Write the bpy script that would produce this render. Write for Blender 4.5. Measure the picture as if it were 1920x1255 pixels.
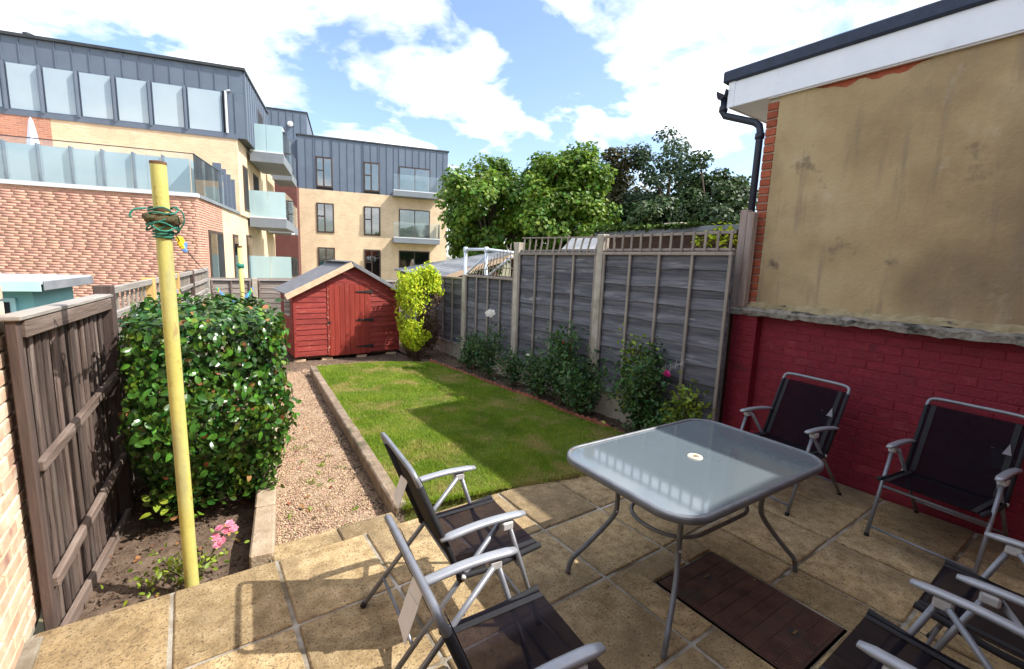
import bpy, bmesh, math, random
import numpy as np
from mathutils import Vector, Matrix, Euler
R=math.radians
random.seed(7); rng=np.random.default_rng(7)
for o in list(bpy.data.objects): bpy.data.objects.remove(o)
S=bpy.context.scene; col=S.collection

# ------------------------------------------------------------------ camera
CAMH=1.82; F=860.0; CX,CY=957.0,627.5
_d=np.array([-205.0,5600.0,F]); _d/=np.linalg.norm(_d); _up=-_d
_vx=348-CX; _vy=-(_d[0]*_vx+_d[2]*F)/_d[1]
_fw=np.array([_vx,_vy,F]); _fw/=np.linalg.norm(_fw); _rt=np.cross(_fw,_up)
RM=np.array([_rt,_fw,_up])
cd=bpy.data.cameras.new('camera'); cam=bpy.data.objects.new('camera',cd); col.objects.link(cam)
cd.sensor_width=36; cd.lens=F/1920*36; cd.clip_end=3000; cd.clip_start=.05
cd.shift_x=(960-CX)/1920
m=Matrix.Identity(4)
for i in range(3):
    m[i][0]=RM[i][0]; m[i][1]=-RM[i][1]; m[i][2]=-RM[i][2]
m[2][3]=CAMH; cam.matrix_world=m; S.camera=cam
def at(px,py,dist):
    """point on the view ray through photo pixel (px,py) at a horizontal distance"""
    r=RM@np.array([px-CX,py-CY,F]); r=r/math.hypot(r[0],r[1])
    return Vector((r[0]*dist,r[1]*dist,CAMH+r[2]*dist))

# ------------------------------------------------------------------ light
SUNV=Vector((.63,-.55,.95)).normalized()
w=bpy.data.worlds.new('World'); S.world=w; w.use_nodes=True
nt=w.node_tree; nt.nodes.clear()
def N(t,kind,**kw):
    n=t.nodes.new(kind)
    for k,v in kw.items():
        if k.startswith('i_'): n.inputs[k[2:].replace('_',' ')].default_value=v
        else: setattr(n,k,v)
    return n
sky=N(nt,'ShaderNodeTexSky',sky_type='NISHITA',sun_disc=False)
sky.sun_elevation=math.asin(SUNV.z); sky.sun_rotation=math.atan2(SUNV.x,SUNV.y); sky.air_density=1.0; sky.dust_density=1.6; sky.ozone_density=1.5
tc=N(nt,'ShaderNodeTexCoord'); sep=N(nt,'ShaderNodeSeparateXYZ'); nt.links.new(tc.outputs['Generated'],sep.inputs[0])
zz=N(nt,'ShaderNodeMath',operation='ABSOLUTE'); nt.links.new(sep.outputs['Z'],zz.inputs[0])
za=N(nt,'ShaderNodeMath',operation='ADD'); nt.links.new(zz.outputs[0],za.inputs[0]); za.inputs[1].default_value=.22
comb=N(nt,'ShaderNodeCombineXYZ')
for k in 'XY':
    q=N(nt,'ShaderNodeMath',operation='DIVIDE'); nt.links.new(sep.outputs[k],q.inputs[0]); nt.links.new(za.outputs[0],q.inputs[1]); nt.links.new(q.outputs[0],comb.inputs[k])
mp=N(nt,'ShaderNodeMapping'); nt.links.new(comb.outputs[0],mp.inputs[0]); mp.inputs['Location'].default_value=(3.1,7.7,0)
no=N(nt,'ShaderNodeTexNoise',i_Scale=1.6,i_Detail=10.0,i_Roughness=.55,i_Distortion=.25); nt.links.new(mp.outputs[0],no.inputs['Vector'])
cr=N(nt,'ShaderNodeValToRGB'); nt.links.new(no.outputs['Fac'],cr.inputs[0])
cr.color_ramp.elements[0].position=.47; cr.color_ramp.elements[1].position=.58
no2=N(nt,'ShaderNodeTexNoise',i_Scale=3.0,i_Detail=6.0); nt.links.new(mp.outputs[0],no2.inputs['Vector'])
cr2=N(nt,'ShaderNodeValToRGB'); nt.links.new(no2.outputs['Fac'],cr2.inputs[0])
cr2.color_ramp.elements[0].position=.35; cr2.color_ramp.elements[0].color=(5.8,6.0,6.3,1); cr2.color_ramp.elements[1].position=.6; cr2.color_ramp.elements[1].color=(8.0,8.0,8.0,1)
mx=N(nt,'ShaderNodeMixRGB'); nt.links.new(cr.outputs[0],mx.inputs[0]); nt.links.new(sky.outputs[0],mx.inputs[1]); nt.links.new(cr2.outputs[0],mx.inputs[2])
bg=N(nt,'ShaderNodeBackground',i_Strength=.15); nt.links.new(mx.outputs[0],bg.inputs[0])
wo=N(nt,'ShaderNodeOutputWorld'); nt.links.new(bg.outputs[0],wo.inputs[0])
sl=bpy.data.lights.new('sun','SUN'); sl.energy=3.7; sl.angle=R(.55); sl.color=(1,.955,.88)
so=bpy.data.objects.new('sun',sl); col.objects.link(so); so.location=(6,-6,12); so.rotation_euler=(-SUNV).to_track_quat('-Z','Y').to_euler()
S.view_settings.view_transform='Standard'; S.view_settings.look='None'; S.view_settings.exposure=1.0; S.view_settings.gamma=1; S.view_settings.use_curve_mapping=False
S.render.engine='CYCLES'; S.render.resolution_x=1024; S.render.resolution_y=669
S.cycles.max_bounces=8; S.cycles.transparent_max_bounces=12

# ------------------------------------------------------------------ materials
MATS={}
def pm(name,cols,sc=6,rough=.7,bump=.25,bsc=None,rnd=.12,metal=0,spec=.4,stain=None,spots=None,island=0,detail=6,coat=0,trans=0,emis=None,rvar=.1):
    """procedural surface: noise ramp in world space + optional stain / spots, jittered per object or per mesh island"""
    m=bpy.data.materials.new(name); m.use_nodes=True; t=m.node_tree; b=t.nodes['Principled BSDF']; L=t.links.new
    geo=N(t,'ShaderNodeNewGeometry'); oi=N(t,'ShaderNodeObjectInfo')
    off=N(t,'ShaderNodeMath',operation='MULTIPLY'); L(oi.outputs['Random'],off.inputs[0]); off.inputs[1].default_value=31.0 if rnd>0 else 0.0
    va=N(t,'ShaderNodeVectorMath',operation='ADD'); L(geo.outputs['Position'],va.inputs[0]); L(off.outputs[0],va.inputs[1])
    def noise(scale,det=detail,rg=.6):
        mpn=N(t,'ShaderNodeMapping'); L(va.outputs[0],mpn.inputs[0])
        mpn.inputs['Scale'].default_value=scale if isinstance(scale,tuple) else (scale,)*3
        n=N(t,'ShaderNodeTexNoise',i_Scale=1.0,i_Detail=float(det),i_Roughness=rg); L(mpn.outputs[0],n.inputs['Vector']); return n
    n1=noise(sc); r=N(t,'ShaderNodeValToRGB'); L(n1.outputs['Fac'],r.inputs[0]); e=r.color_ramp.elements
    k=len(cols)
    for i,c in enumerate(cols):
        p=.32+.36*(i/(k-1) if k>1 else .5)
        if i<2: e[i].position=p; e[i].color=(*c,1)
        else: q=e.new(p); q.color=(*c,1)
    if k==1: e[0].color=e[1].color=(*cols[0],1)
    out=r.outputs[0]
    for st in (stain or []):
        c,s2,lo,hi=st; n2=noise(s2,5); r2=N(t,'ShaderNodeValToRGB'); L(n2.outputs['Fac'],r2.inputs[0]); r2.color_ramp.elements[0].position=lo; r2.color_ramp.elements[1].position=hi
        mm=N(t,'ShaderNodeMixRGB'); L(r2.outputs[0],mm.inputs[0]); L(out,mm.inputs[1]); mm.inputs[2].default_value=(*c,1); out=mm.outputs[0]
    for sp in (spots or []):
        c,s2,rad=sp; mpn=N(t,'ShaderNodeMapping'); L(va.outputs[0],mpn.inputs[0]); mpn.inputs['Scale'].default_value=(s2,)*3
        v=N(t,'ShaderNodeTexVoronoi',i_Scale=1.0); L(mpn.outputs[0],v.inputs['Vector'])
        r2=N(t,'ShaderNodeValToRGB'); L(v.outputs['Distance'],r2.inputs[0]); r2.color_ramp.elements[0].position=rad*.6; r2.color_ramp.elements[0].color=(1,1,1,1); r2.color_ramp.elements[1].position=rad; r2.color_ramp.elements[1].color=(0,0,0,1)
        mm=N(t,'ShaderNodeMixRGB'); L(r2.outputs[0],mm.inputs[0]); L(out,mm.inputs[1]); mm.inputs[2].default_value=(*c,1); out=mm.outputs[0]
    if rnd>0 or island>0:
        h=N(t,'ShaderNodeHueSaturation'); L(out,h.inputs['Color'])
        src=geo.outputs['Random Per Island'] if island>0 else oi.outputs['Random']; am=island if island>0 else rnd
        mr=N(t,'ShaderNodeMapRange'); L(src,mr.inputs[0]); mr.inputs[3].default_value=1-am; mr.inputs[4].default_value=1+am; L(mr.outputs[0],h.inputs['Value'])
        if island>0:
            wn=N(t,'ShaderNodeTexWhiteNoise',noise_dimensions='1D'); L(src,wn.inputs['W']); mr2=N(t,'ShaderNodeMapRange'); L(wn.outputs['Value'],mr2.inputs[0]); mr2.inputs[3].default_value=.5-.05*min(1,island*2); mr2.inputs[4].default_value=.5+.03*min(1,island*2); L(mr2.outputs[0],h.inputs['Hue'])
        out=h.outputs[0]
    L(out,b.inputs['Base Color'])
    rm=N(t,'ShaderNodeMapRange'); L(n1.outputs['Fac'],rm.inputs[0]); rm.inputs[3].default_value=max(.02,rough-rvar); rm.inputs[4].default_value=min(1,rough+rvar); L(rm.outputs[0],b.inputs['Roughness'])
    b.inputs['Metallic'].default_value=metal; b.inputs['Specular IOR Level'].default_value=spec; b.inputs['Coat Weight'].default_value=coat; b.inputs['Coat Roughness'].default_value=.08
    if bump>0:
        nb=noise(bsc or sc,8,.65); bp=N(t,'ShaderNodeBump',i_Strength=bump,i_Distance=.02); L(nb.outputs['Fac'],bp.inputs['Height']); L(bp.outputs[0],b.inputs['Normal'])
    if trans>0:   # leaves: light shining through
        o=t.nodes['Material Output']; tl=N(t,'ShaderNodeBsdfTranslucent'); L(out,tl.inputs['Color']); ms=N(t,'ShaderNodeMixShader'); ms.inputs[0].default_value=trans; L(b.outputs[0],ms.inputs[1]); L(tl.outputs[0],ms.inputs[2]); L(ms.outputs[0],o.inputs['Surface'])
    MATS[name]=m; return m
def brickmat(name,c1,c2,mortar,bw=.24,bh=.075,ms=.012,rough=.85,dark=None):
    m=bpy.data.materials.new(name); m.use_nodes=True; t=m.node_tree; b=t.nodes['Principled BSDF']; L=t.links.new
    tcn=N(t,'ShaderNodeTexCoord'); s=N(t,'ShaderNodeSeparateXYZ'); L(tcn.outputs['Object'],s.inputs[0])
    a=N(t,'ShaderNodeMath',operation='ADD'); L(s.outputs['X'],a.inputs[0]); L(s.outputs['Y'],a.inputs[1])
    cb=N(t,'ShaderNodeCombineXYZ'); L(a.outputs[0],cb.inputs['X']); L(s.outputs['Z'],cb.inputs['Y'])
    br=N(t,'ShaderNodeTexBrick',i_Scale=1.0,i_Mortar_Size=ms,i_Brick_Width=bw,i_Row_Height=bh,i_Bias=-.2); L(cb.outputs[0],br.inputs['Vector'])
    br.inputs['Color1'].default_value=(*c1,1); br.inputs['Color2'].default_value=(*c2,1); br.inputs['Mortar'].default_value=(*mortar,1)
    n=N(t,'ShaderNodeTexNoise',i_Scale=1.3,i_Detail=5.0); L(tcn.outputs['Object'],n.inputs['Vector'])
    mr=N(t,'ShaderNodeMapRange'); L(n.outputs['Fac'],mr.inputs[0]); mr.inputs[1].default_value=.3; mr.inputs[2].default_value=.7; mr.inputs[3].default_value=.88; mr.inputs[4].default_value=1.1
    h=N(t,'ShaderNodeHueSaturation'); L(br.outputs['Color'],h.inputs['Color']); L(mr.outputs[0],h.inputs['Value']); L(h.outputs[0],b.inputs['Base Color'])
    b.inputs['Roughness'].default_value=rough
    bp=N(t,'ShaderNodeBump',i_Strength=.5,i_Distance=.01,invert=True); L(br.outputs['Fac'],bp.inputs['Height']); L(bp.outputs[0],b.inputs['Normal'])
    MATS[name]=m; return m
def glassmat(name,tint,alpha,rough=.03,diff=None,ior=1.5,gloss=1.0):
    """pane: tinted see-through + body colour, mirror reflection by Fresnel"""
    m=bpy.data.materials.new(name); m.use_nodes=True; t=m.node_tree; t.nodes.clear(); L=t.links.new
    o=N(t,'ShaderNodeOutputMaterial'); tr=N(t,'ShaderNodeBsdfTransparent'); tr.inputs[0].default_value=(*tint,1)
    df=N(t,'ShaderNodeBsdfDiffuse'); df.inputs[0].default_value=(*(diff or tint),1)
    n=N(t,'ShaderNodeTexNoise',i_Scale=2.5,i_Detail=5.0); g=N(t,'ShaderNodeNewGeometry'); L(g.outputs['Position'],n.inputs['Vector'])
    mr=N(t,'ShaderNodeMapRange'); L(n.outputs['Fac'],mr.inputs[0]); mr.inputs[3].default_value=max(0,(1-alpha)-.06); mr.inputs[4].default_value=min(1,(1-alpha)+.06)
    m1=N(t,'ShaderNodeMixShader'); L(mr.outputs[0],m1.inputs[0]); L(tr.outputs[0],m1.inputs[1]); L(df.outputs[0],m1.inputs[2])
    gl=N(t,'ShaderNodeBsdfGlossy'); gl.inputs['Roughness'].default_value=rough; gl.inputs['Color'].default_value=(gloss,gloss,gloss,1)
    fr=N(t,'ShaderNodeFresnel'); fr.inputs[0].default_value=ior
    m2=N(t,'ShaderNodeMixShader'); L(fr.outputs[0],m2.inputs[0]); L(m1.outputs[0],m2.inputs[1]); L(gl.outputs[0],m2.inputs[2]); L(m2.outputs[0],o.inputs[0])
    MATS[name]=m; return m
pm('slab',[(.26,.178,.085),(.40,.288,.148),(.50,.378,.212)],sc=13,rough=.92,bump=.7,bsc=60,rnd=.22,stain=[((.17,.122,.07),(1.3,1.3,1.3),.47,.72),((.14,.10,.06),(85,85,85),.53,.65),((.07,.053,.036),(48,48,48),.64,.70),((.10,.092,.045),(6,6,6),.66,.76)],spots=[((.55,.49,.40),9,.04)])
pm('mortar',[(.27,.23,.175),(.46,.43,.37)],sc=9,rough=.95,bump=.6,bsc=70,rnd=0,stain=[((.16,.125,.08),(2.2,2.2,2.2),.44,.60),((.58,.56,.52),(1.4,1.4,1.4),.58,.66)])
pm('concrete',[(.36,.31,.24),(.50,.45,.37)],sc=7,rough=.92,bump=.4,bsc=50,rnd=.08,stain=[((.24,.21,.15),(3,3,3),.55,.75)])
pm('kerb',[(.17,.12,.085),(.29,.22,.155)],sc=9,rough=.95,bump=.6,bsc=45,rnd=.12,stain=[((.40,.33,.25),(5,5,5),.56,.75),((.10,.085,.05),(4,4,4),.58,.7)])
pm('kerb_pale',[(.36,.27,.18),(.50,.40,.29)],sc=8,rough=.95,bump=.6,bsc=45,rnd=.1,stain=[((.22,.17,.12),(5,5,5),.56,.7)])
pm('soil',[(.085,.058,.042),(.15,.105,.075),(.19,.14,.105)],sc=16,rough=1,bump=.9,bsc=40,rnd=0,spec=.1)
pm('lawn_soil',[(.10,.12,.025),(.16,.17,.045)],sc=20,rough=1,bump=.5,rnd=0,spec=.1)
pm('gravel_bed',[(.28,.20,.13),(.42,.31,.21)],sc=60,rough=1,bump=.8,bsc=90,rnd=0)
pm('pebble',[(.30,.205,.125),(.41,.29,.185),(.52,.40,.27)],sc=30,rough=.85,bump=0,rnd=0,island=.4)
pm('earth',[(.12,.13,.05),(.2,.17,.1)],sc=2,rough=1,bump=.3,rnd=0)
pm('grass_blade',[(.12,.225,.014),(.20,.32,.022),(.28,.37,.04)],sc=1.6,rough=.6,bump=0,rnd=0,island=.38,trans=.4,stain=[((.46,.40,.13),(2.0,2.0,2.0),.50,.66)],spec=.3)
pm('dry_leaf',[(.20,.08,.03),(.33,.17,.06)],sc=30,rough=.8,bump=0,rnd=0,island=.4)
pm('bark_litter',[(.05,.035,.022),(.12,.08,.045)],sc=30,rough=.9,bump=0,rnd=0,island=.4)
pm('camellia',[(.018,.060,.009),(.036,.11,.014),(.085,.22,.02)],sc=5,rough=.30,bump=0,rnd=.4,spec=.42,trans=.14,rvar=.08)
pm('camellia_mass',[(.015,.052,.009),(.034,.105,.014),(.13,.26,.022)],sc=5,rough=.30,bump=0,rnd=0,island=.5,spec=.42,trans=.14,rvar=.08)
pm('rose_leaf',[(.022,.07,.02),(.05,.125,.03),(.09,.18,.04)],sc=6,rough=.42,bump=0,rnd=0,island=.4,trans=.28)
pm('light_leaf',[(.16,.26,.02),(.28,.36,.04)],sc=6,rough=.5,bump=0,rnd=0,island=.3,trans=.3)
pm('conifer',[(.26,.40,.012),(.46,.58,.02),(.60,.66,.035)],sc=9,rough=.7,bump=0,rnd=0,island=.28,trans=.3)
pm('conifer_dead',[(.07,.045,.025),(.13,.085,.045)],sc=9,rough=.9,bump=0,rnd=0,island=.3)
pm('maple_leaf',[(.065,.14,.014),(.12,.23,.022),(.20,.32,.03)],sc=.9,rough=.5,bump=0,rnd=0,island=.4,trans=.38)
pm('dark_leaf',[(.03,.06,.018),(.055,.10,.025)],sc=.9,rough=.5,bump=0,rnd=0,island=.35,trans=.25)
pm('grey_leaf',[(.045,.085,.04),(.075,.13,.055)],sc=.9,rough=.5,bump=0,rnd=0,island=.35,trans=.25)
pm('bronze_leaf',[(.06,.065,.02),(.10,.095,.03)],sc=.9,rough=.5,bump=0,rnd=0,island=.35,trans=.25)
pm('bark',[(.09,.065,.045),(.17,.13,.09)],sc=(14,14,4),rough=.95,bump=.6,rnd=0)
pm('stem',[(.07,.08,.03),(.14,.11,.05)],sc=20,rough=.8,bump=0,rnd=0)
pm('petal_white',[(.75,.70,.60),(.85,.82,.72)],sc=30,rough=.6,bump=0,rnd=0,trans=.2)
pm('petal_pink',[(.80,.25,.38),(.88,.40,.50)],sc=30,rough=.6,bump=0,rnd=.1,trans=.2)
pm('petal_magenta',[(.62,.02,.20),(.75,.05,.30)],sc=30,rough=.6,bump=0,rnd=0,trans=.2)
pm('petal_red',[(.65,.06,.03),(.7,.12,.05)],sc=30,rough=.6,bump=0,rnd=0,trans=.2)
pm('petal_yellow',[(.80,.72,.12),(.85,.8,.3)],sc=30,rough=.6,bump=0,rnd=0,trans=.2)
pm('lap_board',[(.07,.07,.08),(.125,.122,.135),(.18,.175,.187)],sc=(9,1.6,26),rough=.9,bump=.6,bsc=(20,3,70),rnd=.30,stain=[((.27,.26,.265),(6,2,16),.59,.72)])
pm('lap_board_back',[(.16,.13,.11),(.24,.20,.175),(.31,.27,.24)],sc=(1.6,9,26),rough=.9,bump=.5,bsc=(3,20,70),rnd=.15)
pm('batten',[(.24,.20,.165),(.34,.29,.24)],sc=(14,14,4),rough=.9,bump=.4,rnd=.12)
pm('board',[(.055,.037,.031),(.105,.074,.062),(.17,.128,.108)],sc=(22,22,1.6),rough=.9,bump=.7,bsc=(60,60,4),rnd=.45,stain=[((.24,.20,.175),(30,30,1.2),.56,.74)])
pm('board_grey',[(.18,.155,.13),(.27,.235,.20),(.34,.30,.26)],sc=(22,22,1.6),rough=.9,bump=.6,bsc=(60,60,4),rnd=.2)
pm('rail',[(.11,.075,.06),(.18,.132,.108),(.25,.195,.165)],sc=(6,1.5,20),rough=.9,bump=.5,bsc=(20,4,50),rnd=.12)
pm('rail_grey',[(.25,.225,.20),(.36,.33,.30)],sc=(6,1.5,20),rough=.9,bump=.5,bsc=(20,4,50),rnd=.12)
pm('fence_post',[(.06,.04,.035),(.11,.075,.062)],sc=(14,14,2),rough=.9,bump=.5,rnd=.1)
pm('new_timber',[(.50,.29,.09),(.62,.40,.15)],sc=(14,14,2),rough=.8,bump=.3,rnd=.1)
pm('orange_board',[(.38,.18,.09),(.48,.25,.13)],sc=(20,20,2),rough=.85,bump=.3,rnd=.1)
pm('old_timber',[(.22,.155,.125),(.35,.27,.225),(.44,.36,.31)],sc=(22,22,1.5),rough=.9,bump=.6,bsc=(60,60,4),rnd=.05)
pm('shed_red',[(.19,.020,.016),(.26,.032,.024),(.30,.045,.034)],sc=(2,5,14),rough=.62,bump=.35,bsc=(6,30,50),rnd=.14,stain=[((.48,.24,.18),(9,20,60),.62,.72)])
pm('shed_door',[(.235,.028,.018),(.31,.042,.026)],sc=(16,16,1.5),rough=.6,bump=.35,bsc=(50,50,5),rnd=.10,stain=[((.46,.22,.12),(26,26,8),.655,.75)])
pm('bare_timber',[(.58,.40,.25),(.70,.52,.35)],sc=(10,10,10),rough=.8,bump=.3,rnd=.05,stain=[((.40,.27,.17),(6,6,6),.58,.75)])
pm('roof_felt',[(.13,.13,.14),(.20,.20,.215)],sc=12,rough=.95,bump=.5,bsc=90,rnd=.08,stain=[((.27,.265,.26),(2,2,2),.55,.75)])
pm('worn_red',[(.20,.022,.017),(.28,.036,.026)],sc=(14,14,6),rough=.7,bump=.4,rnd=.1,stain=[((.55,.33,.20),(26,26,24),.56,.62)])
pm('iron',[(.015,.012,.012),(.035,.028,.026)],sc=30,rough=.6,bump=.2,rnd=0)
pm('manhole',[(.055,.022,.016),(.095,.042,.030),(.12,.06,.042)],sc=9,rough=.8,bump=.5,bsc=70,rnd=.05,stain=[((.05,.045,.04),(5,5,5),.53,.7)],spots=[((.5,.42,.3),9,.05)])
pm('silver',[(.21,.22,.25),(.28,.29,.32)],sc=12,rough=.40,bump=.06,bsc=80,rnd=.03,metal=.4,spec=.5)
pm('arm_silver',[(.30,.315,.35),(.37,.385,.42)],sc=12,rough=.38,bump=.04,bsc=60,rnd=.03,metal=.25,spec=.5)
pm('table_grey',[(.15,.16,.18),(.22,.23,.25)],sc=14,rough=.42,bump=.08,bsc=80,rnd=0,metal=.35,stain=[((.20,.10,.05),(11,11,11),.64,.72)])
pm('plastic_grey',[(.46,.45,.44),(.55,.54,.53)],sc=20,rough=.5,bump=0,rnd=0)
pm('black_trim',[(.012,.012,.015),(.022,.022,.026)],sc=60,rough=.75,bump=.3,bsc=300,rnd=.1)
pm('white_tag',[(.72,.70,.68),(.8,.78,.76)],sc=12,rough=.7,bump=0,rnd=0)
pm('grey_tag',[(.20,.19,.21),(.26,.25,.27)],sc=12,rough=.7,bump=0,rnd=0)
pm('cream_plastic',[(.72,.62,.44),(.80,.72,.56)],sc=12,rough=.5,bump=0,rnd=0)
pm('red_paint',[(.185,.009,.020),(.25,.014,.031)],sc=11,rough=.6,bump=.55,bsc=46,rnd=.08,stain=[((.33,.055,.06),(3.2,3.2,3.2),.60,.78),((.11,.013,.02),(2.3,2.3,6),.58,.74)])
pm('coping',[(.15,.13,.10),(.28,.255,.21),(.38,.35,.29)],sc=13,rough=.95,bump=.9,bsc=32,rnd=0,stain=[((.055,.052,.045),(9,5,9),.54,.64)])
pm('fillet',[(.30,.235,.12),(.46,.38,.22)],sc=11,rough=.95,bump=.8,bsc=30,rnd=0,stain=[((.06,.055,.045),(8,4,10),.58,.66)])
pm('render_coat',[(.33,.235,.12),(.43,.315,.165),(.50,.385,.22)],sc=(2.2,1.3,1.5),rough=.95,bump=.4,bsc=35,rnd=0,stain=[((.245,.175,.10),(1.0,1.0,.9),.46,.70),((.50,.42,.30),(2.6,3.3,2.6),.62,.80),((.25,.19,.13),(7,7,.8),.57,.74),((.17,.125,.085),(3.5,3.5,3.5),.62,.74)])
pm('red_brick',[(.30,.07,.035),(.40,.105,.05)],sc=25,rough=.9,bump=.5,bsc=60,rnd=.22)
pm('pale_mortar',[(.42,.37,.28),(.55,.50,.41)],sc=20,rough=1,bump=.5,bsc=80,rnd=0)
pm('white_upvc',[(.78,.80,.85),(.84,.86,.90)],sc=5,rough=.32,bump=0,rnd=0,stain=[((.66,.66,.68),(9,9,9),.64,.8)])
pm('navy_felt',[(.022,.032,.060),(.038,.052,.09)],sc=12,rough=.6,bump=.2,bsc=60,rnd=0)
pm('black_plastic',[(.012,.016,.03),(.022,.027,.045)],sc=12,rough=.42,bump=0,rnd=0)
pm('house_brick',[(.55,.33,.22),(.66,.46,.32),(.72,.58,.42)],sc=5,rough=.9,bump=.4,bsc=60,rnd=.22,stain=[((.72,.64,.50),(4,4,4),.50,.66),((.46,.25,.21),(7,7,7),.62,.72)])
pm('yellow_paint',[(.50,.45,.12),(.60,.55,.17)],sc=7,rough=.55,bump=.2,bsc=40,rnd=0,stain=[((.36,.19,.05),(22,22,9),.60,.68),((.40,.38,.18),(9,9,2),.50,.7)])
pm('rust',[(.10,.055,.03),(.20,.11,.05)],sc=40,rough=.95,bump=.4,rnd=0)
pm('rope_green',[(.02,.14,.10),(.05,.24,.17)],sc=40,rough=.8,bump=.3,bsc=200,rnd=.2)
pm('rag',[(.06,.07,.03),(.13,.11,.05),(.14,.05,.03)],sc=34,rough=.95,bump=.8,bsc=90,rnd=0)
pm('line_dark',[(.06,.06,.06),(.09,.09,.09)],sc=40,rough=.8,bump=0,rnd=0)
pm('peg_yellow',[(.80,.55,.03),(.85,.62,.06)],sc=40,rough=.5,bump=0,rnd=0)
pm('peg_blue',[(.12,.30,.70),(.18,.38,.78)],sc=40,rough=.5,bump=0,rnd=0)
pm('peg_green',[(.05,.42,.22),(.08,.52,.28)],sc=40,rough=.5,bump=0,rnd=0)
pm('peg_teal',[(.10,.50,.55),(.15,.58,.62)],sc=40,rough=.5,bump=0,rnd=0)
pm('terracotta',[(.24,.075,.045),(.33,.115,.07)],sc=22,rough=.9,bump=.4,rnd=.2)
pm('zinc',[(.125,.155,.205),(.15,.185,.24)],sc=1.2,rough=.5,bump=.03,bsc=3,rnd=.05,metal=.2)
pm('zinc_dark',[(.03,.036,.042),(.05,.058,.066)],sc=3,rough=.6,bump=0,rnd=0)
pm('slab_grey',[(.17,.19,.215),(.21,.235,.26)],sc=2,rough=.6,bump=0,rnd=.03)
pm('white_metal',[(.66,.68,.70),(.74,.76,.78)],sc=3,rough=.4,bump=0,rnd=0,metal=.2)
pm('brown_frame',[(.055,.034,.026),(.085,.055,.042)],sc=4,rough=.5,bump=0,rnd=.05)
pm('dark_room',[(.01,.012,.014),(.035,.038,.042)],sc=.9,rough=.9,bump=0,rnd=0)
pm('blind',[(.70,.72,.74),(.80,.81,.82)],sc=2,rough=.8,bump=0,rnd=.1)
pm('galv',[(.58,.63,.68),(.68,.73,.78)],sc=7,rough=.45,bump=.05,rnd=0,metal=.3)
pm('teal_paint',[(.22,.50,.50),(.28,.57,.57)],sc=(3,3,9),rough=.6,bump=.15,rnd=.04)
pm('teal_pale',[(.45,.72,.72),(.52,.78,.78)],sc=4,rough=.6,bump=.1,rnd=.03)
pm('blue_felt',[(.42,.47,.53),(.52,.57,.63)],sc=7,rough=.9,bump=.3,bsc=80,rnd=0)
pm('grey_sheet',[(.17,.18,.195),(.25,.26,.275)],sc=(3,3,3),rough=.85,bump=.2,rnd=.06,stain=[((.30,.30,.29),(1.5,1.5,1.5),.56,.75)])
pm('dark_wood',[(.05,.026,.016),(.10,.05,.03)],sc=(5,5,20),rough=.85,bump=.3,rnd=.1)
pm('moss',[(.05,.10,.015),(.12,.19,.03)],sc=14,rough=1,bump=.8,bsc=40,rnd=0)
pm('parasol_cloth',[(.66,.62,.74),(.76,.73,.82)],sc=9,rough=.9,bump=0,rnd=0)
pm('lamp_white',[(.80,.80,.80),(.85,.85,.85)],sc=9,rough=.4,bump=0,rnd=0)
pm('manhole_dark',[(.045,.022,.017),(.07,.036,.027)],sc=9,rough=.9,bump=.4,rnd=0)  # groove dirt and shade put into the colour, so the ribs stand out
brickmat('brick_yellow',(.72,.54,.34),(.63,.45,.26),(.64,.54,.41))
brickmat('brick_orange',(.50,.215,.13),(.36,.13,.085),(.42,.29,.22))
brickmat('brick_maroon',(.15,.040,.032),(.105,.03,.026),(.12,.06,.05))
pm('orange_brick',[(.53,.285,.205),(.60,.34,.25)],sc=3,rough=.92,bump=.3,rnd=0,island=.10,stain=[((.36,.13,.10),(4.5,4.5,14),.64,.67)])
pm('orange_mortar',[(.46,.26,.19),(.52,.31,.23)],sc=20,rough=1,bump=0,rnd=0)
glassmat('balustrade',(.95,.985,.985),.93,diff=(.68,.78,.80),ior=1.4)
glassmat('frosted',(.62,.80,.82),.25,rough=.10,diff=(.52,.70,.73),ior=1.55)
glassmat('screen_pane',(.7,.85,.9),.05,rough=.06,diff=(.40,.49,.54),ior=1.9)  # pale blue body colour has the bright sky's reflection painted into it
glassmat('window_glass',(.92,.95,.95),.9,rough=.02,diff=(.02,.025,.03),ior=2.3)
glassmat('table_glass',(.50,.58,.60),.26,rough=.065,diff=(.16,.20,.225),ior=1.9)
glassmat('textile',(.9,.85,.9),.36,rough=.5,diff=(.012,.011,.016),ior=1.25,gloss=.06)

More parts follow.
